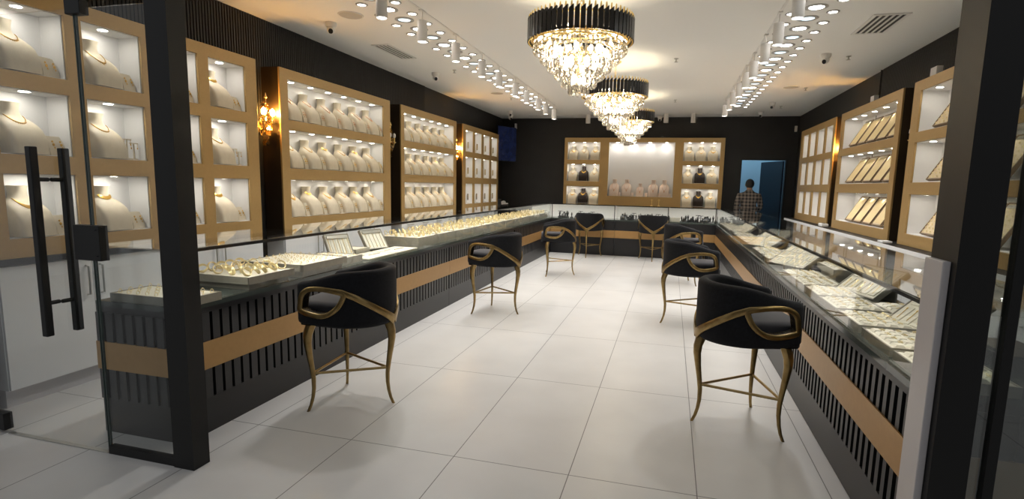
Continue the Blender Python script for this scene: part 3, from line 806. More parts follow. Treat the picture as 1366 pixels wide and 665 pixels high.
# ------------------------------------------------------------------ wall sconces
def make_sconce():
    t = thing('wall_sconce', '', 'wall lamp')           # faces -y, origin on the wall
    bm = B(); lathe(bm, [(0, 0), (.05, 0), (.045, .012), (.02, .025), (0, .025)], 20); 
    for v in bm.verts: v.co = Matrix.Rotation(PI/2, 4, 'X') @ v.co
    obj('back_plate', bm, M['gold'], t, 40)
    for sx in (-1, 1):
        bm = B(); ico(bm, .013, (sx*.02, -.10, .02-.03*sx), 1, (1, 1, 1.5)); obj('bulb', bm, M['sbulb'], t)  # small inner bulbs added among the crystals for more glow
        bm = B(); tube(bm, [(0, -.02, 0), (sx*.02, -.07, -.035), (sx*.045, -.11, -.02), (sx*.05, -.12, .03)], .006, 6)
        lathe(bm, [(.012, 0), (.022, .008), (.022, .012), (.009, .014), (.009, .06)], 10, (sx*.05, -.12, .03)); a = obj('arm', bm, M['gold'], t, 50)
        bm = B(); ico(bm, .020, (sx*.05, -.12, .115), 1, (1, 1, 1.7)); obj('bulb', bm, M['sbulb'], t)
    bm = B(); tube(bm, [(0, -.02, 0), (0, -.09, .06), (0, -.10, .18), (0, -.10, .22)], .005, 6); lathe(bm, [(.002, 0), (.014, .01), (.006, .03), (.001, .05)], 8, (0, -.10, .22)); obj('finial', bm, M['gold'], t, 50)
    cb = B(); n = 6
    rg = lambda r, z: [(r*math.cos(2*PI*i/n), r*math.sin(2*PI*i/n), z) for i in range(n)]
    ring_loft(cb, [rg(.001, 0), rg(.009, -.012), rg(.002, -.024)]); ring_loft(cb, [rg(.002, -.026), rg(.011, -.045), rg(.009, -.06), rg(.001, -.078)])
    cm = finish('crystal_drop', cb, M['amber'])
    rnd = random.Random(3)
    for k in range(36):
        o = obj('crystal_drop', cm, None, t); a = PI*(k % 9)/8
        R = (.045, .075, .055, .03)[k//9]
        o.location = (R*.62*math.cos(a)*1.1, -.085-R*.6*math.sin(a)*.9, (.20, .10, .03, -.05)[k//9]-.03*rnd.random())
    return t
sc = Proto(make_sconce())
for p, rz, lab in (((XL+.03, 4.885, 2.08), L90, 'glowing amber crystal wall lamp between the two nearest left cabinets'),
                   ((XL+.03, 7.50, 2.08), L90, 'crystal wall lamp between the two six-bust cabinets'),
                   ((XL+.03, 10.11, 2.08), L90, 'glowing amber crystal wall lamp before the far narrow bays on the left'),
                   ((XR-.03, 9.53, 2.08), R90, 'glowing amber crystal wall lamp before the far narrow bays on the right'),
                   ((XR-.03, 6.94, 2.08), R90, 'crystal wall lamp between the two nearer right wall cabinets')):
    o = sc.place(p, rz, lab, 'wall lamp', 'crystal wall lamps', 1.3)
    if 'glowing' not in lab:
        for c in o.children:
            if c.name.startswith('bulb'):
                c.data = c.data.copy(); c.data.materials[0] = M['whitemetal']

# ------------------------------------------------------------------ busts, necklaces, earrings
SEC = [(0, .40, -.52, .0), (.2, .405, -.50, .01), (.36, .41, -.445, .02), (.48, .41, -.375, .03), (.57, .405, -.30, .04), (.635, .38, -.235, .05), (.685, .32, -.185, .06), (.725, .245, -.155, .08), (.765, .19, -.145, .09), (.83, .168, -.135, .10), (.90, .165, -.14, .105), (1.0, .185, -.16, .12)]
def sec_at(z):
    for a, b in zip(SEC[:-1], SEC[1:]):
        if a[0] <= z <= b[0]:
            u = (z-a[0])/(b[0]-a[0]); return [a[k]+(b[k]-a[k])*u for k in range(1, 4)]
    return SEC[-1][1:]
def sup(a, yf, yb, n=32, e=.7):
    o = []; cy = (yf+yb)/2; d = (yb-yf)/2
    for i in range(n):
        t = 2*PI*i/n; c, s = math.cos(t), math.sin(t)
        o.append((a*math.copysign(abs(c)**e, c), cy+d*math.copysign(abs(s)**(e+.1), s)))
    return o
def ez(z): return .22 if z < .5 else (.7 if z > .7 else .22+.48*(z-.5)/.2)
def front_y(x, z):
    a, yf, yb = sec_at(z); u = min(abs(x)/a, .999); c = u**(1/ez(z)); s = math.sqrt(max(0, 1-c*c))**(ez(z)+.1)
    return (yf+yb)/2-(yb-yf)/2*s
def bust_bm(h, wide=1.0, dep=1.0):
    bm = B(); rings = []
    for z, a, yf, yb in SEC: rings.append([(x*h*wide, y*h*dep, z*h) for x, y in sup(a, yf, yb, e=ez(z))])
    z, a, yf, yb = SEC[-1]; rings.append([(x*h*wide*.8, y*h*.8*dep, z*h-.004) for x, y in sup(a, yf, yb)])
    ring_loft(bm, rings); return bm
def necklace_bm(h, style, wide=1.0, dep=1.0):
    bm = B(); top, drop, w = {'chain': (.75, .15, .20), 'bib': (.75, .17, .20), 'pendant': (.75, .22, .20), 'choker': (.80, .07, .168), 'long': (.74, .36, .21)}[style]
    N = 30; pts = []; nor = []; W = []
    for i in range(N+1):
        t = PI*i/N; z = top-drop*math.sin(t)**1.15; x = w*math.cos(t)*(1 if style != 'choker' else .98)
        a = sec_at(z)[0]
        if abs(x) > a*.985: x = math.copysign(a*.985, x)
        y = front_y(x, z); pts.append(Vector((x*h, y*h-.004, z*h))); nor.append(Vector((x*.8, -.35, .25)))
        W.append({'chain': .006, 'bib': .007+.026*math.sin(t)**3, 'pendant': .006, 'choker': .022+.012*math.sin(t)**4, 'long': .006}[style]*h/.36)
    for q in pts: q.x *= wide; q.y *= dep
    strip(bm, pts, nor, W, .006*h/.36, False, 6)
    k = N//2; c = pts[k]
    s = h/.36
    if style in ('pendant', 'long', 'bib'):
        for j, r in ((0, .010), (1, .012), (2, .007)): ico(bm, r*s, (c.x, c.y-.003-.004*j, c.z-.014*s*(j+.7)), 1, (1, .5, 1.1))
    if style in ('chain', 'bib', 'pendant'):
        for i in range(N//2-7, N//2+8, 2): ico(bm, .0055*s, (pts[i].x, pts[i].y-.002, pts[i].z-.006*s-W[i]*.4), 1)
    return bm
def estand_bm(w, h):      # sloped earring card
    bm = B(); rings = []
    for z, y0, y1, k in ((0, -.035, .03, 1), (.35, -.030, .025, 1), (.7, -.012, .022, .96), (1, .006, .02, .86)):
        rings.append([(-w/2*k, y0, z*h), (w/2*k, y0, z*h), (w/2*k, y1, z*h), (-w/2*k, y1, z*h)])
    ring_loft(bm, rings); return bm
def earr_bm(w, h, s=1.0):
    bm = B()
    for sx in (-1, 1):
        ico(bm, .008*s, (sx*w*.24, -.020, h*.72), 1, (1, .5, 1)); ico(bm, .010*s, (sx*w*.24, -.028, h*.56), 1, (1, .5, 1.2)); ico(bm, .006*s, (sx*w*.24, -.036, h*.40), 1, (.8, .5, 1.5))
    return bm
def tstand_bm(h):
    bm = B()
    for x, hh in ((-.025, h), (.03, h*.82)):
        box(bm, x-.018, x+.018, -.015, .015, 0, .008); box(bm, x-.004, x+.004, -.004, .004, .008, hh); box(bm, x-.035, x+.035, -.005, .005, hh, hh+.008)
    return bm
def tearr_bm(h):
    bm = B()
    for x, hh in ((-.025, h), (.03, h*.82)):
        for d in (-.026, .026): tube(bm, [(x+d, -.007, hh+.004), (x+d, -.007, hh-.03)], .0018, 4); ico(bm, .006, (x+d, -.007, hh-.035), 1, (1, .6, 1.4))
    return bm
PR = {}
def proto_mesh(key, fn, material, smooth=45):
    if key not in PR: PR[key] = finish(key.split('|')[0], fn(), material, smooth)
    return PR[key]
def put(key, fn, material, loc, rz, label, cat, group=None, smooth=45):
    o = obj(key.split('|')[0], proto_mesh(key, fn, material, smooth)); o.location = loc; o.rotation_euler = (0, 0, rz)
    return tag(o, label, cat, group)
ROWN = ['top', 'middle', 'bottom']
# nearest left cabinet
colw = ['leftmost visible', 'second', 'third', 'fourth']
st_by = [['chain', 'chain', 'bib'], ['pendant', 'chain', 'choker'], ['chain', 'pendant', 'chain'], ['choker', 'chain', 'choker']]
for ci, (a, b) in enumerate(c1):
    for ri, (lo, hi) in enumerate(ROWS):
        yc = 2.2+a; where = '%s shelf, %s column of square bays by the entrance' % (ROWN[ri], ['first', 'second', 'third', 'fourth'][ci])
        h = .335
        P = (CXL-.178, yc+.17, lo+.007)
        put('necklace_bust|a', lambda: bust_bm(.335, .88), M['bust'], P, L90+.12, 'large cream necklace bust, '+where, 'bust', 'busts in the square bays')
        s = st_by[ci][ri]
        put('necklace|a'+s, lambda: necklace_bm(.335, s, .88), M['yellowgold'], P, L90+.12, 'gold necklace on bust, '+where, 'necklace', 'necklaces in the square bays')
        Q = (CXL-.08, yc+.36, lo+.007)
        if ri == 1 and ci in (1, 3):
            put('earring_t_stand', lambda: tstand_bm(.15), M['bust'], Q, L90, 'T-shaped earring stand, '+where, 'earring stand')
            put('earrings|t', lambda: tearr_bm(.15), M['yellowgold'], Q, L90, 'gold drop earrings on T stand, '+where, 'earrings')
        else:
            put('earring_card|a', lambda: estand_bm(.12, .13), M['bust'], Q, L90+.2, 'small cream earring card, '+where, 'earring card', 'earring cards in the square bays')
            put('earrings|a', lambda: earr_bm(.12, .13), M['yellowgold'], Q, L90+.2, 'gold earrings on small card, '+where, 'earrings', 'earrings in the square bays')
# the two six-bust cabinets
for cab, y0, u0, u1, styles in (('nearer six-bust cabinet', 4.995, .125, 2.145, [['bib', 'chain', 'pendant', 'chain', 'pendant', 'bib'], ['chain', 'chain', 'choker', 'chain', 'choker', 'chain'], ['bib', 'choker', 'bib', 'chain', 'choker', 'bib']]),
                                ('farther six-bust cabinet', 7.664, .105, 2.12, [['chain']*6, ['chain', 'pendant', 'chain', 'chain', 'choker', 'chain'], ['chain', 'chain', 'pendant', 'chain', 'chain', 'chain']])):
    for ri, (lo, hi) in enumerate(ROWS):
        for k in range(6):
            near = cab.startswith('nearer')
            yc = y0+u0+.135+(u1-u0-.22)*k/5.35
            P = (CXL-.178, yc, lo+.007); wh = '%s shelf, %s from left in the %s' % (ROWN[ri], ORD[k], cab)
            put('necklace_bust|b', lambda: bust_bm(.335, .88), M['bust'], P, L90+.10, 'cream necklace bust, '+wh, 'bust', 'busts in the '+cab)
            s = styles[ri][k]; m = 'rosegold' if near and ri == 0 else 'yellowgold'
            put('necklace|b'+s+m, lambda: necklace_bm(.335, s, .88), M[m], P, L90+.10, '%s necklace on bust, %s' % ('rose gold' if m == 'rosegold' else 'gold', wh), 'necklace', 'necklaces in the '+cab)
            Q = (CXL-.052, yc+.165, lo+.007)
            put('earring_card|b', lambda: estand_bm(.085, .15), M['bust'], Q, L90+.2, 'narrow cream earring card beside bust, '+wh, 'earring card', 'earring cards in the '+cab)
            put('earrings|b'+m, lambda: earr_bm(.085, .15, 1.05), M[m], Q, L90+.2, '%s earrings on card, %s' % ('rose gold' if m == 'rosegold' else 'gold', wh), 'earrings', 'earrings in the '+cab)
# narrow bays, far left: slim stands with a pendant
def slim_bm():
    bm = B(); box(bm, -.04, .04, -.03, .03, 0, .01); tube(bm, [(0, .01, .01), (0, .01, .17), (0, -.01, .19)], .005, 6); box(bm, -.035, .035, -.016, -.008, .07, .2); return bm
def slimneck_bm():
    bm = B(); tube(bm, [(-.02, -.019, .19), (-.012, -.019, .14), (0, -.019, .11), (.012, -.019, .14), (.02, -.019, .19)], .0025, 5); ico(bm, .008, (0, -.02, .1), 1, (1, .5, 1.3)); return bm
for ci, (a, b) in enumerate(c4):
    for ri, (lo, hi) in enumerate(ROWS):
        P = (CXL-.07, 10.23+a+.27, lo+.007); wh = '%s shelf, %s column of the far left narrow bays' % (ROWN[ri], ORD[ci])
        put('pendant_stand', slim_bm, M['stand'] if ri == 2 else M['bust'], P, L90, 'slim pendant stand, '+wh, 'jewelry stand', 'pendant stands in the far left bays') if ri != 2 else put('pendant_stand|d', slim_bm, M['chrome'], P, L90, 'slim pendant stand, '+wh, 'jewelry stand', 'pendant stands in the far left bays')
        put('pendant_necklace', slimneck_bm, M['yellowgold'], P, L90, 'thin gold necklace on slim stand, '+wh, 'necklace', 'necklaces in the far left bays')
# back wall
for side, u0, names in (('left', .075, 'left'), ('right', 2.855, 'right')):
    for ri, (lo, hi) in enumerate(ROWS):
        for k in range(3):
            x = -2.62+u0+.135+.27*k; P = (x, CYB+.18, lo+.007)
            dark = k == 1 and ri > 0
            wh = '%s of three, %s shelf of the %s back bays' % (['left', 'middle', 'right'][k], ROWN[ri], side)
            if dark: put('necklace_bust|k', lambda: bust_bm(.36, .8, .85), M['bustdark'], P, 0, 'dark brown necklace bust, '+wh, 'bust')
            else: put('necklace_bust|c', lambda: bust_bm(.33, .84, .9), M['bust'], P, 0, 'cream necklace bust, '+wh, 'bust', 'busts in the %s back bays' % side)
            if dark: put('necklace|k', lambda: necklace_bm(.36, 'bib', .8, .85), M['yellowgold'], P, 0, 'heavy gold necklace on dark bust, '+wh, 'necklace')
            else: put('necklace|c'+'cp'[(k+ri) % 2], lambda: necklace_bm(.33, 'pendant' if (k+ri) % 2 else 'bib', .84, .9), M['yellowgold'], P, 0, 'gold necklace on cream bust, '+wh, 'necklace', 'necklaces in the %s back bays' % side)
for k, (x, h) in enumerate(((-1.36, .40), (-1.06, .40), (-.735, .31), (-.42, .40), (-.16, .40))):
    P = (x, CYB+.18, 1.317); wh = '%s from left on the centre back shelf' % ORD[k]
    put('necklace_bust|p%d' % (h*100), lambda: bust_bm(h, .72, .85), M['bustpink'], P, 0, 'blush cream necklace bust, '+wh, 'bust', 'busts on the centre back shelf')
    put('necklace|p%d' % (h*100), lambda: necklace_bm(h, 'long', .72, .85), M['rosegold'], P, 0, 'long rose gold necklace on bust, '+wh, 'necklace', 'necklaces on the centre back shelf')
for k, x in enumerate((-1.23, -.91, -.58, -.29, -.03)):
    P = (x, CYB+.06, 1.317); put('earring_card|p', lambda: estand_bm(.06, .085), M['bustpink'], P, 0, 'tiny blush earring card right of the %s centre bust on the back wall' % ORD[k], 'earring card')

# slanted boards in the right wall cabinets
def make_board(w, L, kind):
    """origin at the bottom front edge; leans back"""
    t = thing('jewelry_board', '', 'jewelry board')
    tilt = math.radians(60)
    R = Matrix.Rotation(tilt, 4, 'X')
    def fin(bm): 
        for v in bm.verts: v.co = R @ v.co
        return bm
    bm = B(); box(bm, -w/2, w/2, 0, L, -.02, 0)
    for a, b, c, d in ((-w/2, -w/2+.012, 0, L), (w/2-.012, w/2, 0, L), (-w/2+.012, w/2-.012, 0, .012), (-w/2+.012, w/2-.012, L-.012, L)): box(bm, a, b, c, d, 0, .012)
    obj('frame', fin(bm), M['board_frame'], t)
    bm = B(); box(bm, -w/2+.012, w/2-.012, .012, L-.012, 0, .005); obj('pad', fin(bm), M['board_pad'], t)
    bm = B(); box(bm, -w/2+.03, w/2-.03, L-.05, L-.025, .006, .016); obj('top_bar', fin(bm), M['chrome'], t)
    bm = B()
    if kind == 'chain':
        n = 9
        for i in range(n):
            x = -w/2+.03+(w-.06)*i/(n-1); tube(bm, [(x, L-.04, .018), (x, L*.5, .010), (x, .03, .010)], .0028, 4)
    else:
        for j in range(8):
            for i in range(4):
                x = -w/2+.035+(w-.07)*i/3; y = .04+(L-.12)*j/7
                ico(bm, .009, (x-.008, y, .010), 1, (1, 1, .6)); ico(bm, .006, (x+.010, y-.01, .010), 1, (1, 1.6, .6))
    o = obj('chains' if kind == 'chain' else 'earring_rows', fin(bm), M['palegold'], t); o['kind'] = 'stuff'
    return t
bc, be = Proto(make_board(.305, .40, 'chain')), Proto(make_board(.305, .40, 'ear'))
for ri, (lo, hi) in enumerate(ROWS):
    n = 5 if ri < 2 else 4
    for k in range(n):
        y = 8.93-.36*k-(.0 if ri < 2 else .16)
        bc.place((CXR+.03-.02+.02, y-.12, lo+.024), R90, 'slanted board of gold chains, %s from left on %s shelf, middle right cabinet' % (ORD[k], ROWN[ri]), 'jewelry board', 'chain boards, %s shelf' % ROWN[ri], 1.0)
    for k in range(5):
        y = 6.30-.35*k
        if y < 5.0: continue
        be.place((CXR+.03, y-.12, lo+.024), R90, 'slanted cream earring board, %s from left on %s shelf, right cabinet nearest post' % (ORD[k], ROWN[ri]), 'jewelry board', 'earring boards, %s shelf' % ROWN[ri], 1.0)

# ------------------------------------------------------------------ trays on the counters
def tray_parts(t, w, d, h, riser=0.0, rows=None, lip=.008):
    if riser:
        bm = B(); box(bm, -w/2+.03, w/2-.03, -d/2+.03, d/2-.03, 0, riser); obj('riser', bm, M['traygrey'], t)
    bm = B(); box(bm, -w/2, w/2, -d/2, d/2, riser, riser+h-.004)
    for a, b, c, e in ((-w/2, -w/2+lip, -d/2, d/2), (w/2-lip, w/2, -d/2, d/2), (-w/2+lip, w/2-lip, -d/2, -d/2+lip), (-w/2+lip, w/2-lip, d/2-lip, d/2)): box(bm, a, b, c, e, riser+h-.004, riser+h+.004)
    obj('tray_body', bm, M['traygrey'], t)
    bm = B(); box(bm, -w/2+lip, w/2-lip, -d/2+lip, d/2-lip, riser+h-.004, riser+h)
    if rows:
        nx, ny = rows
        for i in range(nx):
            for j in range(ny):
                x = -w/2+.02+(w-.04)*(i+.5)/nx; y = -d/2+.02+(d-.04)*(j+.5)/ny; a = (w-.05)/nx*.44; b = (d-.05)/ny*.40
                v = box(bm, x-a, x+a, y-b, y+b, riser+h, riser+h+.012)
                for q in v:
                    if q.co.z > riser+h+.006: q.co.x = x+(q.co.x-x)*.8; q.co.y = y+(q.co.y-y)*.55
    obj('pad', bm, M['pad'], t)
    return t
def bangle_bm(R=.031, r=.0042):
    bm = B(); torus(bm, R, r, 20, 6, Matrix.Rotation(PI/2, 4, 'X')); return bm
def wide_bangle_bm():
    bm = B(); n = 20; loop_loft(bm, [[Vector((R*math.cos(2*PI*i/n), y, R*math.sin(2*PI*i/n))) for R, y in ((.031, -.011), (.034, -.006), (.034, .006), (.031, .011), (.0285, .010), (.0285, -.010))] for i in range(n)]); return bm
def ring_bm():
    bm = B(); torus(bm, .0105, .0019, 14, 6, Matrix.Rotation(PI/2, 4, 'X')); ico(bm, .0045, (0, 0, .0118), 1, (1.3, 1, .8)); return bm
def brace_bm():
    bm = B(); pts = [(-.026+.052*i/10, .006*math.sin(i*.9), .003) for i in range(11)]; tube(bm, pts, .0028, 5)
    for i in (3, 5, 7): ico(bm, .0048, pts[i], 1, (1, 1, .7))
    return bm
def pair_bm():
    bm = B()
    for s in (-1, 1): ico(bm, .0055, (s*.011, 0, .004), 1, (1, 1.3, .7)); ico(bm, .004, (s*.011, -.010, .003), 1, (1, 1.4, .7))
    return bm
def jewel(key, fn, material, tloc, trz, lx, ly, lz, rot, label, cat, group):
    o = put(key, fn, M['palegold'], rotpt(tloc, trz, (lx, ly, lz)), trz, label, cat, group)
    if rot: o.rotation_euler = (rot[0], rot[1], trz+rot[2])
    return o
rnd = random.Random(11)
def tray_at(xc, yc, label, rz=L90, **k):
    t = thing('jewelry_tray', label, 'jewelry tray', (xc, yc, ZD+.0005), rz); return tray_parts(t, **k)
# tray of small rings right behind the black post
T = (-2.865, 2.475, ZD+.0005)
tray_at(T[0], T[1], 'grey tray of rings by the entrance end of the left counter', w=.26, d=.54, h=.046)
for i in range(4):
    for j in range(8):
        jewel('ring', ring_bm, M['gold'], T, L90, -.095+.063*i, -.235+.067*j, .046+.0105, (0, 0, rnd.uniform(-.5, .5)), 'small gold ring standing in the grey ring tray nearest the entrance', 'ring', 'rings in the tray nearest the entrance')
# bangle tray on a riser
T = (-2.875, 3.08, ZD+.0005)
tray_at(T[0], T[1], 'grey tray heaped with wide gold bangles on a riser, left counter', w=.44, d=.50, h=.045, riser=.04)
for i in range(5):
    for j in range(4):
        jewel('bangle|w', wide_bangle_bm, M['gold'], T, L90, -.16+.08*i+rnd.uniform(-.008, .008), -.18+.12*j, .085+.032, (rnd.uniform(-1.0, -.3), 0, rnd.uniform(-1.2, 1.2)), 'wide gold bangle in the raised bangle tray on the left counter', 'bangle', 'bangles in the raised tray by the first stool')
# large earring tray on a riser
T = (-2.89, 3.66, ZD+.0005)
tray_at(T[0], T[1], 'largest grey tray on a riser with rows of gold earrings, left counter', w=.56, d=.56, h=.048, riser=.047)
for i in range(7):
    for j in range(6):
        jewel('ring|hoop', ring_bm, M['gold'], T, L90, -.225+.075*i, -.22+.088*j, .095+.010, (0, 0, rnd.uniform(-.3, .3)), 'gold hoop standing in the largest raised tray on the left counter', 'earring', 'hoops in the largest raised tray')
T = (-2.90, 4.17, ZD+.0005)
tray_at(T[0], T[1], 'smaller grey tray of gold pieces behind the first stool, left counter', w=.30, d=.40, h=.06)
for i in range(4):
    for j in range(4):
        jewel('earring_pair', pair_bm, M['gold'], T, L90, -.105+.07*i, -.14+.09*j, .061, (0, 0, rnd.uniform(-.4, .4)), 'gold earring pair in the smaller tray behind the first stool', 'earrings', 'earrings in the smaller left tray')
# two tilted chain display boards
def tilt_board(label, loc, rz, w, L, tilt, n):
    t = thing('chain_display_board', label, 'jewelry board', loc, rz); R = Matrix.Translation((0, 0, .012)) @ Matrix.Rotation(math.radians(tilt), 4, 'X')
    def fin(bm):
        for v in bm.verts: v.co = R @ v.co
        return bm
    bm = B(); box(bm, -w/2, w/2, 0, L, -.028, -.004)
    for a, b, c, d in ((-w/2, -w/2+.01, 0, L), (w/2-.01, w/2, 0, L), (-w/2+.01, w/2-.01, 0, .01), (-w/2+.01, w/2-.01, L-.01, L)): box(bm, a, b, c, d, -.004, .008)
    obj('frame', fin(bm), M['traygrey'], t, bevel=.002)
    bm = B(); box(bm, -w/2+.01, w/2-.01, .01, L-.01, -.004, .002)
    m = n+1
    for i in range(1, m): x = -w/2+w*i/m; box(bm, x-.003, x+.003, .01, L-.055, .002, .007)
    obj('pad', fin(bm), M['pad'], t)
    bm = B(); box(bm, -w/2+.02, w/2-.02, L-.05, L-.018, .002, .014); obj('clip_bar', fin(bm), M['chrome'], t)
    for i in range(m):
        x = -w/2+w*(i+.5)/m; bm = B(); tube(bm, [(x, L-.05, .008), (x+.002, L*.5, .005), (x, .04, .005)], .0022, 5); ico(bm, .006, (x, .035, .006), 1, (1, 1.6, .6)); obj('chain', fin(bm), M['gold'], t)
    bm = B(); p = R @ Vector((0, L*.8, -.03)); tube(bm, [p, (0, p.y+.06, .005)], .01, 6); obj('easel_leg', bm, M['traygrey'], t)
tilt_board('tilted cream board of gold chains, nearer of two on the left counter', (-3.0, 4.46, ZD), math.radians(62), .25, .24, 56, 4)
tilt_board('tilted cream board of gold chains, farther of two on the left counter', (-3.0, 5.11, ZD), math.radians(72), .29, .24, 56, 2)
tray_at(-3.06, 4.75, 'small closed grey tray between the two tilted chain boards', w=.25, d=.20, h=.055)
for k, (y, l) in enumerate(((4.62, 'nearer of two'), (5.12, 'farther of two'))):
    t = thing('flat_pad', 'flat ivory velvet pad at the front of the left counter, %s' % l, 'display pad', (-2.80, y, ZD), L90, None)
    bm = B(); box(bm, -.235, .235, -.14, .14, 0, .018); obj('base', bm, M['pad'], t, bevel=.004)
    bm = B(); box(bm, -.05, .15, -.02, -.008, .018, .024); box(bm, -.18, -.07, .02, .032, .018, .023); obj('chain_strip', bm, M['padline'], t)
# row of bangle block trays running to the back corner
def make_block():
    t = thing('bangle_tray', '', 'jewelry tray'); return tray_parts(t, .52, .50, .108)
blk = Proto(make_block())
YS = [5.72, 6.27, 6.82, 7.37, 7.92, 8.47, 9.02, 9.57, 10.12, 10.67, 11.22, 11.74]
for q, y in enumerate(YS):
    loc = (-2.95, y, ZD+.0005)
    blk.place(loc, L90, 'deep grey tray piled with gold bangles, %s in the row towards the back corner' % ORD[q], 'jewelry tray', 'bangle trays on the left counter')
    nx = 5 if q < 6 else 4
    for i in range(nx):
        for j in range(4):
            jewel('bangle|w' if (i+j+q) % 3 else 'bangle|t', wide_bangle_bm if (i+j+q) % 3 else bangle_bm, M['gold'], loc, L90, -.19+.38*i/(nx-1)+rnd.uniform(-.012, .012), -.18+.12*j+rnd.uniform(-.01, .01), .110+.031,
                  (rnd.uniform(-.5, .1), 0, rnd.uniform(-.6, .6)), 'gold bangle standing in the %s deep tray of the row' % ORD[q], 'bangle', 'bangles in the %s deep tray' % ORD[q])

# right counter: front row of ivory trays, back row with tilted ones
def make_rtray(): return tray_parts(thing('jewelry_tray', '', 'jewelry tray'), .372, .285, .04, 0, (5, 4))
rt = Proto(make_rtray())
FRONT = [2.46, 2.87, 3.29, 3.71, 4.12, 4.53, 4.94, 6.06, 6.46, 6.80, 7.79, 8.2, 8.61, 9.02, 9.92, 10.33, 10.74, 11.15, 11.56]
def jewels_on(loc, rz, nm, kind, nx=4, ny=3, z=.053, dx=.30, dy=.215):
    key, fn, lab, cat = {'b': ('bracelet', brace_bm, 'gold bracelet', 'bracelet'), 'p': ('earring_pair', pair_bm, 'gold earring pair', 'earrings')}[kind]
    for i in range(nx):
        for j in range(ny):
            jewel(key, fn, M['gold'], loc, rz, -dx/2+dx*(i+.5)/nx, -dy/2+dy*(j+.5)/ny, z, (0, 0, rnd.uniform(-.25, .25)), '%s on the %s' % (lab, nm), cat, '%ss on the %s' % (lab, nm))
for k, y in enumerate(FRONT):
    nm = '%s ivory tray along the right counter glass' % (['first', 'second', 'third', 'fourth', 'fifth', 'sixth', 'seventh', 'eighth', 'ninth', 'tenth', 'eleventh', 'twelfth', 'thirteenth', 'fourteenth', 'fifteenth', 'sixteenth', 'seventeenth', 'eighteenth', 'nineteenth'][k])
    loc = (1.135, y, ZD+.0005); rt.place(loc, R90, nm+', counted from the entrance', 'jewelry tray', 'ivory trays on the right counter')
    jewels_on(loc, R90, nm, 'b' if k % 2 == 0 else 'p', 4, 3)
# second row: (y, tilt degrees, yaw)
rnames = {}
SECOND = [(3.62, 0, 0), (4.95, 0, 0), (6.1, 0, 0), (6.65, 0, 0), (8.0, 0, 0), (8.6, 0, 0), (10.2, 0, 0), (10.9, 0, 0)]
for k, (y, _, _) in enumerate(SECOND):
    nm = '%s ivory tray in the rear row of the right counter' % ORD[k]
    hz = .075 if k == 1 else 0
    if k == 1:
        t = thing('jewelry_tray', nm+' on a deep box', 'jewelry tray', (1.42, y, ZD+.0005), R90); tray_parts(t, .5, .27, .045, .07, (5, 3)); jewels_on((1.42, y, ZD), R90, nm, 'p', 5, 3, .1285, .44, .22)
    else:
        rt.place((1.42, y, ZD+.0005), R90, nm, 'jewelry tray', 'rear ivory trays on the right counter'); jewels_on((1.42, y, ZD+.0005), R90, nm, 'p')
def tilted_tray(label, x, y, yaw, tilt, w=.40, d=.30, n=(5, 2)):
    t = thing('tilted_jewelry_tray', label, 'jewelry tray', (x, y, ZD), yaw)
    R = Matrix.Translation((0, 0, .034*math.cos(math.radians(tilt)))) @ Matrix.Rotation(math.radians(tilt), 4, 'X')
    def fin(bm):
        for v in bm.verts: v.co = R @ v.co
        return bm
    bm = B(); box(bm, -w/2, w/2, 0, d, -.034, -.004); L = .01
    for a, b, c, e in ((-w/2, -w/2+L, 0, d), (w/2-L, w/2, 0, d), (-w/2+L, w/2-L, 0, L), (-w/2+L, w/2-L, d-L, d)): box(bm, a, b, c, e, -.004, .006)
    obj('tray_body', fin(bm), M['traygrey'], t, bevel=.002)
    bm = B(); box(bm, -w/2+L, w/2-L, L, d-L, -.004, .001)
    for i in range(n[0]):
        for j in range(n[1]):
            x_ = -w/2+.02+(w-.04)*(i+.5)/n[0]; y_ = .02+(d-.04)*(j+.5)/n[1]; a = (w-.05)/n[0]*.42; b = (d-.04)/n[1]*.42; box(bm, x_-a, x_+a, y_-b, y_+b, .001, .007)
    obj('pad', fin(bm), M['pad'], t)
    for i in range(n[0]):
        for j in range(n[1]):
            x_ = -w/2+.02+(w-.04)*(i+.5)/n[0]; y_ = .02+(d-.04)*(j+.5)/n[1]; b = (d-.04)/n[1]*.3
            bm = B(); tube(bm, [(x_-.006, y_+b, .009), (x_, y_, .009), (x_+.004, y_-b, .009)], .002, 5); ico(bm, .006, (x_-.006, y_+b, .010), 1, (1, 1.3, .6)); obj('pendant_chain', fin(bm), M['gold'], t)
    bm = B(); p = R @ Vector((0, d*.75, -.034)); box(bm, -w/2+.05, w/2-.05, p.y, p.y+.015, 0, p.z); obj('prop', bm, M['traygrey'], t)
    return t
tilted_tray('tilted ivory tray of hook pendants nearest the pale end panel', 1.24, 3.14, R90+.25, 40, .42, .30)
tilted_tray('tilted ivory tray of pendants, second from the entrance on the right counter', 1.27, 4.16, R90+.35, 38, .40, .30, (5, 2))
tilted_tray('tilted ivory tray across the right counter in front of the second stool', 1.08, 5.50, R90+.55, 30, .46, .42, (6, 4))
tilted_tray('tilted ivory tray, fourth from the entrance on the right counter', 1.10, 7.28, R90+.5, 30, .46, .42, (6, 4))
tilted_tray('tilted ivory tray farthest back on the right counter', 1.10, 9.42, R90+.4, 30, .42, .40, (6, 4))
t = thing('ring_roll', 'dark ring roll lying between trays on the right counter', 'ring holder', (1.25, 5.30-.02, ZD+.045), R90)
bm = B(); tube(bm, [(-.09, 0, .0), (.09, 0, .0)], .022, 12); obj('roll', bm, M['bustdark'], t, 50)
t.location = (1.30, 5.0-.18+.55, ZD+.022)
t2 = thing('dark_case', 'dark closed case at the rear of the right counter, behind the first tilted tray', 'case', (1.47, 2.72, ZD), R90)
bm = B(); box(bm, -.16, .16, -.09, .09, 0, .07); obj('case_base', bm, M['stand'], t2, bevel=.004)
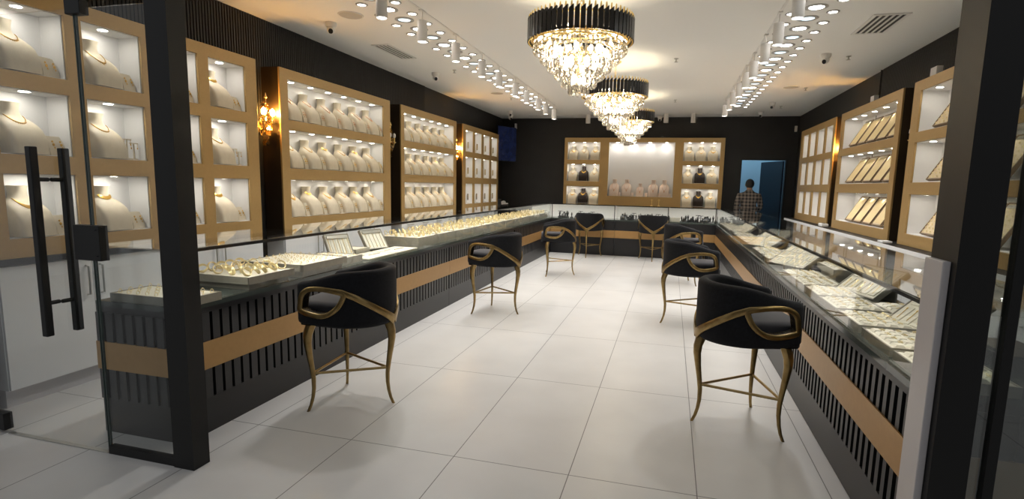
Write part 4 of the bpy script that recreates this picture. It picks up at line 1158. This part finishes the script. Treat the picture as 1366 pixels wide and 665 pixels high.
bm = B(); box(bm, -.16, .16, -.09, .09, .072, .085); obj('lid', bm, M['stand'], t2, bevel=.004)

# back counter: small black display stands
def stand_ring():
    bm = B(); lathe(bm, [(.035, 0), (.033, .01), (.012, .025), (.010, .05), (.016, .07), (.006, .105), (.001, .11)], 12); return bm
def stand_bust():
    return bust_bm(.115, .9, .8)
def stand_t():
    bm = B(); box(bm, -.03, .03, -.025, .025, 0, .01); box(bm, -.005, .005, -.005, .005, .01, .12); box(bm, -.045, .045, -.006, .006, .12, .13); box(bm, -.03, .03, -.006, .006, .08, .088); return bm
def stand_steps():
    bm = B()
    for i, h in enumerate((.03, .055, .085)): box(bm, -.05+.034*i, -.018+.034*i, -.03, .03, 0, h)
    for i, h in enumerate((.03, .055, .085)): ico(bm, .013, (-.034+.034*i, 0, h+.012), 1, (1, 1, 1.2))
    return bm
def stand_hand():
    bm = B(); lathe(bm, [(.028, 0), (.026, .012), (.014, .03), (.013, .055), (.02, .075)], 10)
    for i, (x, h) in enumerate(((-.016, .115), (-.006, .135), (.005, .13), (.015, .11))): tube(bm, [(x*.8, 0, .07), (x, 0, h)], [.006, .003], 6)
    return bm
KN = [('ring_cone', stand_ring, 'cone'), ('mini_bust', stand_bust, 'mini bust'), ('earring_bar', stand_t, 'T bar'), ('ring_steps', stand_steps, 'stepped block'), ('ring_hand', stand_hand, 'hand-shaped stand')]
xs = [-2.50, -2.41, -2.32, -2.0, -1.92, -1.84, -.98, -.88, -.78, -.67, -.57, -.47, -.38, -.29, .31, .40, .51, .61, .71, .81, .93, 1.05, -2.45, -2.36, -2.27, -2.18, -2.05, -1.78, -1.70, -1.62, -1.02, -.93, -.84, -.72, -.62, -.52, -.42, -.33, -.24, -.15, -.05, .26, .35, .45, .56, .66, .76, .86, 1.0, 1.1, 1.2]
seq = [0, 3, 4, 2, 0, 3, 4, 3, 2, 0, 3, 1, 4, 0, 3, 4, 0, 2, 3, 1, 4, 0, 2, 1, 4, 0, 3, 3, 2, 3, 1, 0, 3, 0, 4, 3, 1, 3, 2, 4, 3, 0, 4, 3, 3, 2, 1, 0, 3, 4, 0]
cnt = {}
for i_, (x, s) in enumerate(zip(xs, seq)):
    nm, fn, w = KN[s]; part = 'left' if x < -1.15 else ('middle' if x < .1 else 'right')
    key = (nm, part, i_ < 22); cnt[key] = cnt.get(key, 0)+1
    put(nm, fn, M['stand'], (x, BY+(.33 if i_ < 22 else .17), ZD+.0005), rnd.uniform(-.3, .3), 'small black %s, %s of its kind in the %s %s back case' % (w, ORD[cnt[key]-1], 'rear of the' if i_ < 22 else 'front of the', part), 'jewelry stand', 'black display stands in the back counter').scale = (1.15,)*3
smallbox('gift_box', 'olive grey box in the back case behind the right back stool', 'box', .0-.02, .23, BY+.17, BY+.30, ZD+.0005, ZD+.085, 'traygrey')
for k, x in enumerate((-.40, -.245)):
    bm = B(); lathe(bm, [(.028, 0), (.028, .006), (.004, .012), (.004, .14), (.0, .145)], 14); tube(bm, [(-.03, 0, .13), (.03, 0, .13)], .003, 6)
    o = obj('pendant_tree', bm, M['gold'], None, 40); o.location = (x, BY+.25, ZG+.0005); tag(o, 'slim gold pendant stand on the back counter glass, %s of two' % ('left' if k == 0 else 'right'), 'jewelry stand')

# things lying on the ledges
t = thing('tissue_box', 'white tissue box with a tissue puff on the back left ledge', 'tissue box', (-4.16, 13.25, LEDGE), .4)
bm = B(); box(bm, -.12, .12, -.06, .06, 0, .07); obj('carton', bm, M['paper'], t, bevel=.004)
bm = B(); ico(bm, .055, (0, 0, .085), 2, (1.2, .7, .8))
for v in bm.verts: v.co += Vector((rnd.uniform(-.008, .008),)*3)
obj('tissue', bm, M['paper'], t)
t = thing('phone_dock', 'dark tablet on a stand on the far left ledge', 'tablet', (-4.14, 12.85, LEDGE), .9)
bm = B(); box(bm, -.07, .07, -.006, .006, .01, .19); R = Matrix.Rotation(-.25, 4, 'X'); [setattr(v, 'co', R @ v.co) for v in bm.verts]; obj('screen_slab', bm, M['navy'], t, bevel=.003)
bm = B(); box(bm, -.06, .06, -.03, .07, 0, .012); tube(bm, [(0, .06, .01), (0, .03, .1)], .006, 6); obj('dock', bm, M['black'], t)
smallbox('paper_stack', 'small stack of white papers on the far left ledge', 'papers', -4.2, -4.05, 12.58, 12.72, LEDGE, LEDGE+.03, 'paper', .002)
smallbox('paper_stack', 'folded white paper on the left ledge between two cabinets', 'papers', -4.06, -3.96-.09, 9.95, 10.12, LEDGE, LEDGE+.012, 'paper', .002)
t = thing('tissue_pack', 'white tissue pack on the right ledge beside the far cabinet', 'tissue box', (2.385, 9.5, LEDGE), R90)
bm = B(); box(bm, -.11, .11, -.05, .05, 0, .05); obj('pack', bm, M['paper'], t, bevel=.012)
bm = B(); box(bm, -.06, .06, -.012, .012, .05, .056); obj('opening', bm, M['stand'], t)
smallbox('paper_note', 'white folded note on the right ledge between the two near cabinets', 'papers', 2.32, 2.42, 6.80, 6.95, LEDGE, LEDGE+.02, 'paper', .002)

# ------------------------------------------------------------------ person in the doorway
def skin_mesh(name, joints, edges, root, material, lv=2):
    me = bpy.data.meshes.new(name); me.from_pydata([j[:3] for j in joints], edges, [])
    o = bpy.data.objects.new('tmp', me); COL.objects.link(o)
    md = o.modifiers.new('s', 'SKIN'); md.use_smooth_shade = True
    for i, j in enumerate(joints):
        s = me.skin_vertices[0].data[i]; r = j[3]; s.radius = r if isinstance(r, tuple) else (r, r); s.use_root = (i == root)
    sb = o.modifiers.new('u', 'SUBSURF'); sb.levels = lv; sb.render_levels = lv
    dg = bpy.context.evaluated_depsgraph_get(); m2 = bpy.data.meshes.new_from_object(o.evaluated_get(dg)); m2.name = name
    bpy.data.objects.remove(o); m2.materials.clear(); m2.materials.append(material)
    for p in m2.polygons: p.use_smooth = True
    return m2
pt = thing('person', 'person in a plaid flannel shirt seen from behind in the back doorway', 'person', (1.70, 12.98, 0), .12)
# faces +y (away from the camera); arms bent forwards
J = [(0, 0, .98, (.15, .10)), (0, 0, 1.12, (.14, .095)), (0, .01, 1.28, (.155, .10)), (0, 0, 1.42, (.15, .085)), (0, -.01, 1.50, (.065, .06)), (0, .005, 1.56, .055), (0, .02, 1.625, (.075, .088)), (0, .02, 1.695, (.07, .085))]
ED = [(0, 1), (1, 2), (2, 3), (3, 4), (4, 5), (5, 6), (6, 7)]
def add(j, frm): J.append(j); ED.append((frm, len(J)-1)); return len(J)-1
HANDS = []
for s in (-1, 1):
    a = add((s*.19, -.01, 1.41, .055), 3); a = add((s*.235, -.02, 1.26, .048), a); a = add((s*.255, -.01, 1.14, .042), a)
    a = add((s*.20, .14, 1.08, .036), a); a = add((s*.13, .26, 1.09, .027), a); p = add((s*.115, .31, 1.09, (.036, .018)), a)
    for k, (dx, ln) in enumerate(((-.028, .06), (-.010, .075), (.009, .07), (.026, .055))):
        f = add((s*.115+dx, .355, 1.09, .009), p); f = add((s*.115+dx, .355+ln*.5, 1.08, .0085), f); add((s*.115+dx, .355+ln*.8, 1.055, .007), f)
    f = add((s*.115-s*.04, .31, 1.085, .010), p); add((s*.115-s*.055, .345, 1.075, .008), f)
    l = add((s*.09, 0, .90, (.095, .10)), 0); l = add((s*.10, .01, .72, .078), l); l = add((s*.10, .015, .50, .058), l); l = add((s*.10, 0, .30, .055), l); l = add((s*.10, -.01, .10, .04), l)
    l = add((s*.105, .0, .04, .045), l); add((s*.12, .13, .03, (.042, .028)), l)
obj('body', skin_mesh('body', J, ED, 0, M['skin']), None, pt)
# shirt over torso and arms
J2 = [(0, 0, .86, (.185, .14)), (0, 0, 1.0, (.18, .135)), (0, .005, 1.14, (.175, .13)), (0, .01, 1.28, (.185, .13)), (0, 0, 1.42, (.17, .11)), (0, -.008, 1.49, (.10, .085)), (0, 0, 1.56, (.074, .074))]
J, ED = J2, [(0, 1), (1, 2), (2, 3), (3, 4), (4, 5), (5, 6)]
for s in (-1, 1):
    a = add((s*.20, -.01, 1.405, .075), 4); a = add((s*.24, -.02, 1.26, .068), a); a = add((s*.258, -.01, 1.14, .062), a); a = add((s*.205, .13, 1.08, .054), a); add((s*.145, .235, 1.088, .044), a)
obj('shirt', skin_mesh('shirt', J, ED, 1, M['plaid']), None, pt)
J = [(0, 0, .98, (.16, .125)), (0, 0, .90, (.15, .12))]; ED = [(0, 1)]
for s in (-1, 1):
    l = add((s*.095, 0, .80, (.10, .105)), 1); l = add((s*.10, .01, .55, .078), l); l = add((s*.10, .005, .30, .07), l); add((s*.10, 0, .07, .066), l)
obj('trousers', skin_mesh('trousers', J, ED, 0, M['trouser']), None, pt)
bm = B(); ico(bm, .108, (0, .005, 1.672), 3, (.86, 1.0, 1.02))
for v in bm.verts:
    if v.co.y > .07 and v.co.z < 1.72: v.co.y = .06
    if v.co.z < 1.58: v.co.z = 1.58+(v.co.z-1.58)*.4
obj('hair', bm, M['hair'], pt, 80)
for s in (-1, 1):
    bm = B(); ico(bm, .03, (s*.082, .03, 1.64), 2, (.35, .7, 1)); obj('ear', bm, M['skin'], pt, 80)
bm = B(); ico(bm, .018, (0, .117, 1.635), 2, (.7, 1, 1.3)); obj('nose', bm, M['skin'], pt, 80)
for s in (-1, 1):
    bm = B(); box(bm, s*.105-.05, s*.105+.05, -.09, .19, 0.0, .03); box(bm, s*.105-.045, s*.105+.045, -.085, .14, .03, .085); obj('shoe', bm, M['black'], pt, bevel=.015)

# ------------------------------------------------------------------ world, camera, view
w = bpy.data.worlds.new('world'); scene.world = w; w.use_nodes = True
w.node_tree.nodes['Background'].inputs[0].default_value = (.97, .98, 1, 1); w.node_tree.nodes['Background'].inputs[1].default_value = .38
F_, PX, PY = 714.38, 19.575, 8.054
cd = bpy.data.cameras.new('camera'); cam = bpy.data.objects.new('camera', cd); COL.objects.link(cam); scene.camera = cam
cd.sensor_fit = 'HORIZONTAL'; cd.sensor_width = 36; cd.lens = F_/1366*36; cd.shift_x = -PX/1366; cd.shift_y = PY/1366; cd.clip_start = .05; cd.clip_end = 60
r = Vector((.966, .258, .023)); pi_, ya, ro = .1317, .2584, .0237
d = Vector((-math.sin(ya)*math.cos(pi_), math.cos(ya)*math.cos(pi_), -math.sin(pi_))); r0 = Vector((math.cos(ya), math.sin(ya), 0)); u0 = r0.cross(d)
r = math.cos(ro)*r0+math.sin(ro)*u0; u = -math.sin(ro)*r0+math.cos(ro)*u0
cam.matrix_world = Matrix(((r.x, u.x, -d.x, 0), (r.y, u.y, -d.y, 0), (r.z, u.z, -d.z, 1.5388), (0, 0, 0, 1)))
scene.view_settings.view_transform = 'Standard'; scene.view_settings.look = 'None'; scene.view_settings.gamma = 1
scene.view_settings.use_curve_mapping = False; scene.view_settings.exposure = 0.08
scene.cycles.use_denoising = True; scene.cycles.max_bounces = 10; scene.cycles.diffuse_bounces = 4; scene.cycles.glossy_bounces = 4
scene.cycles.transmission_bounces = 8; scene.cycles.transparent_max_bounces = 24; scene.cycles.sample_clamp_indirect = 6
scene.cycles.caustics_reflective = False; scene.cycles.caustics_refractive = False
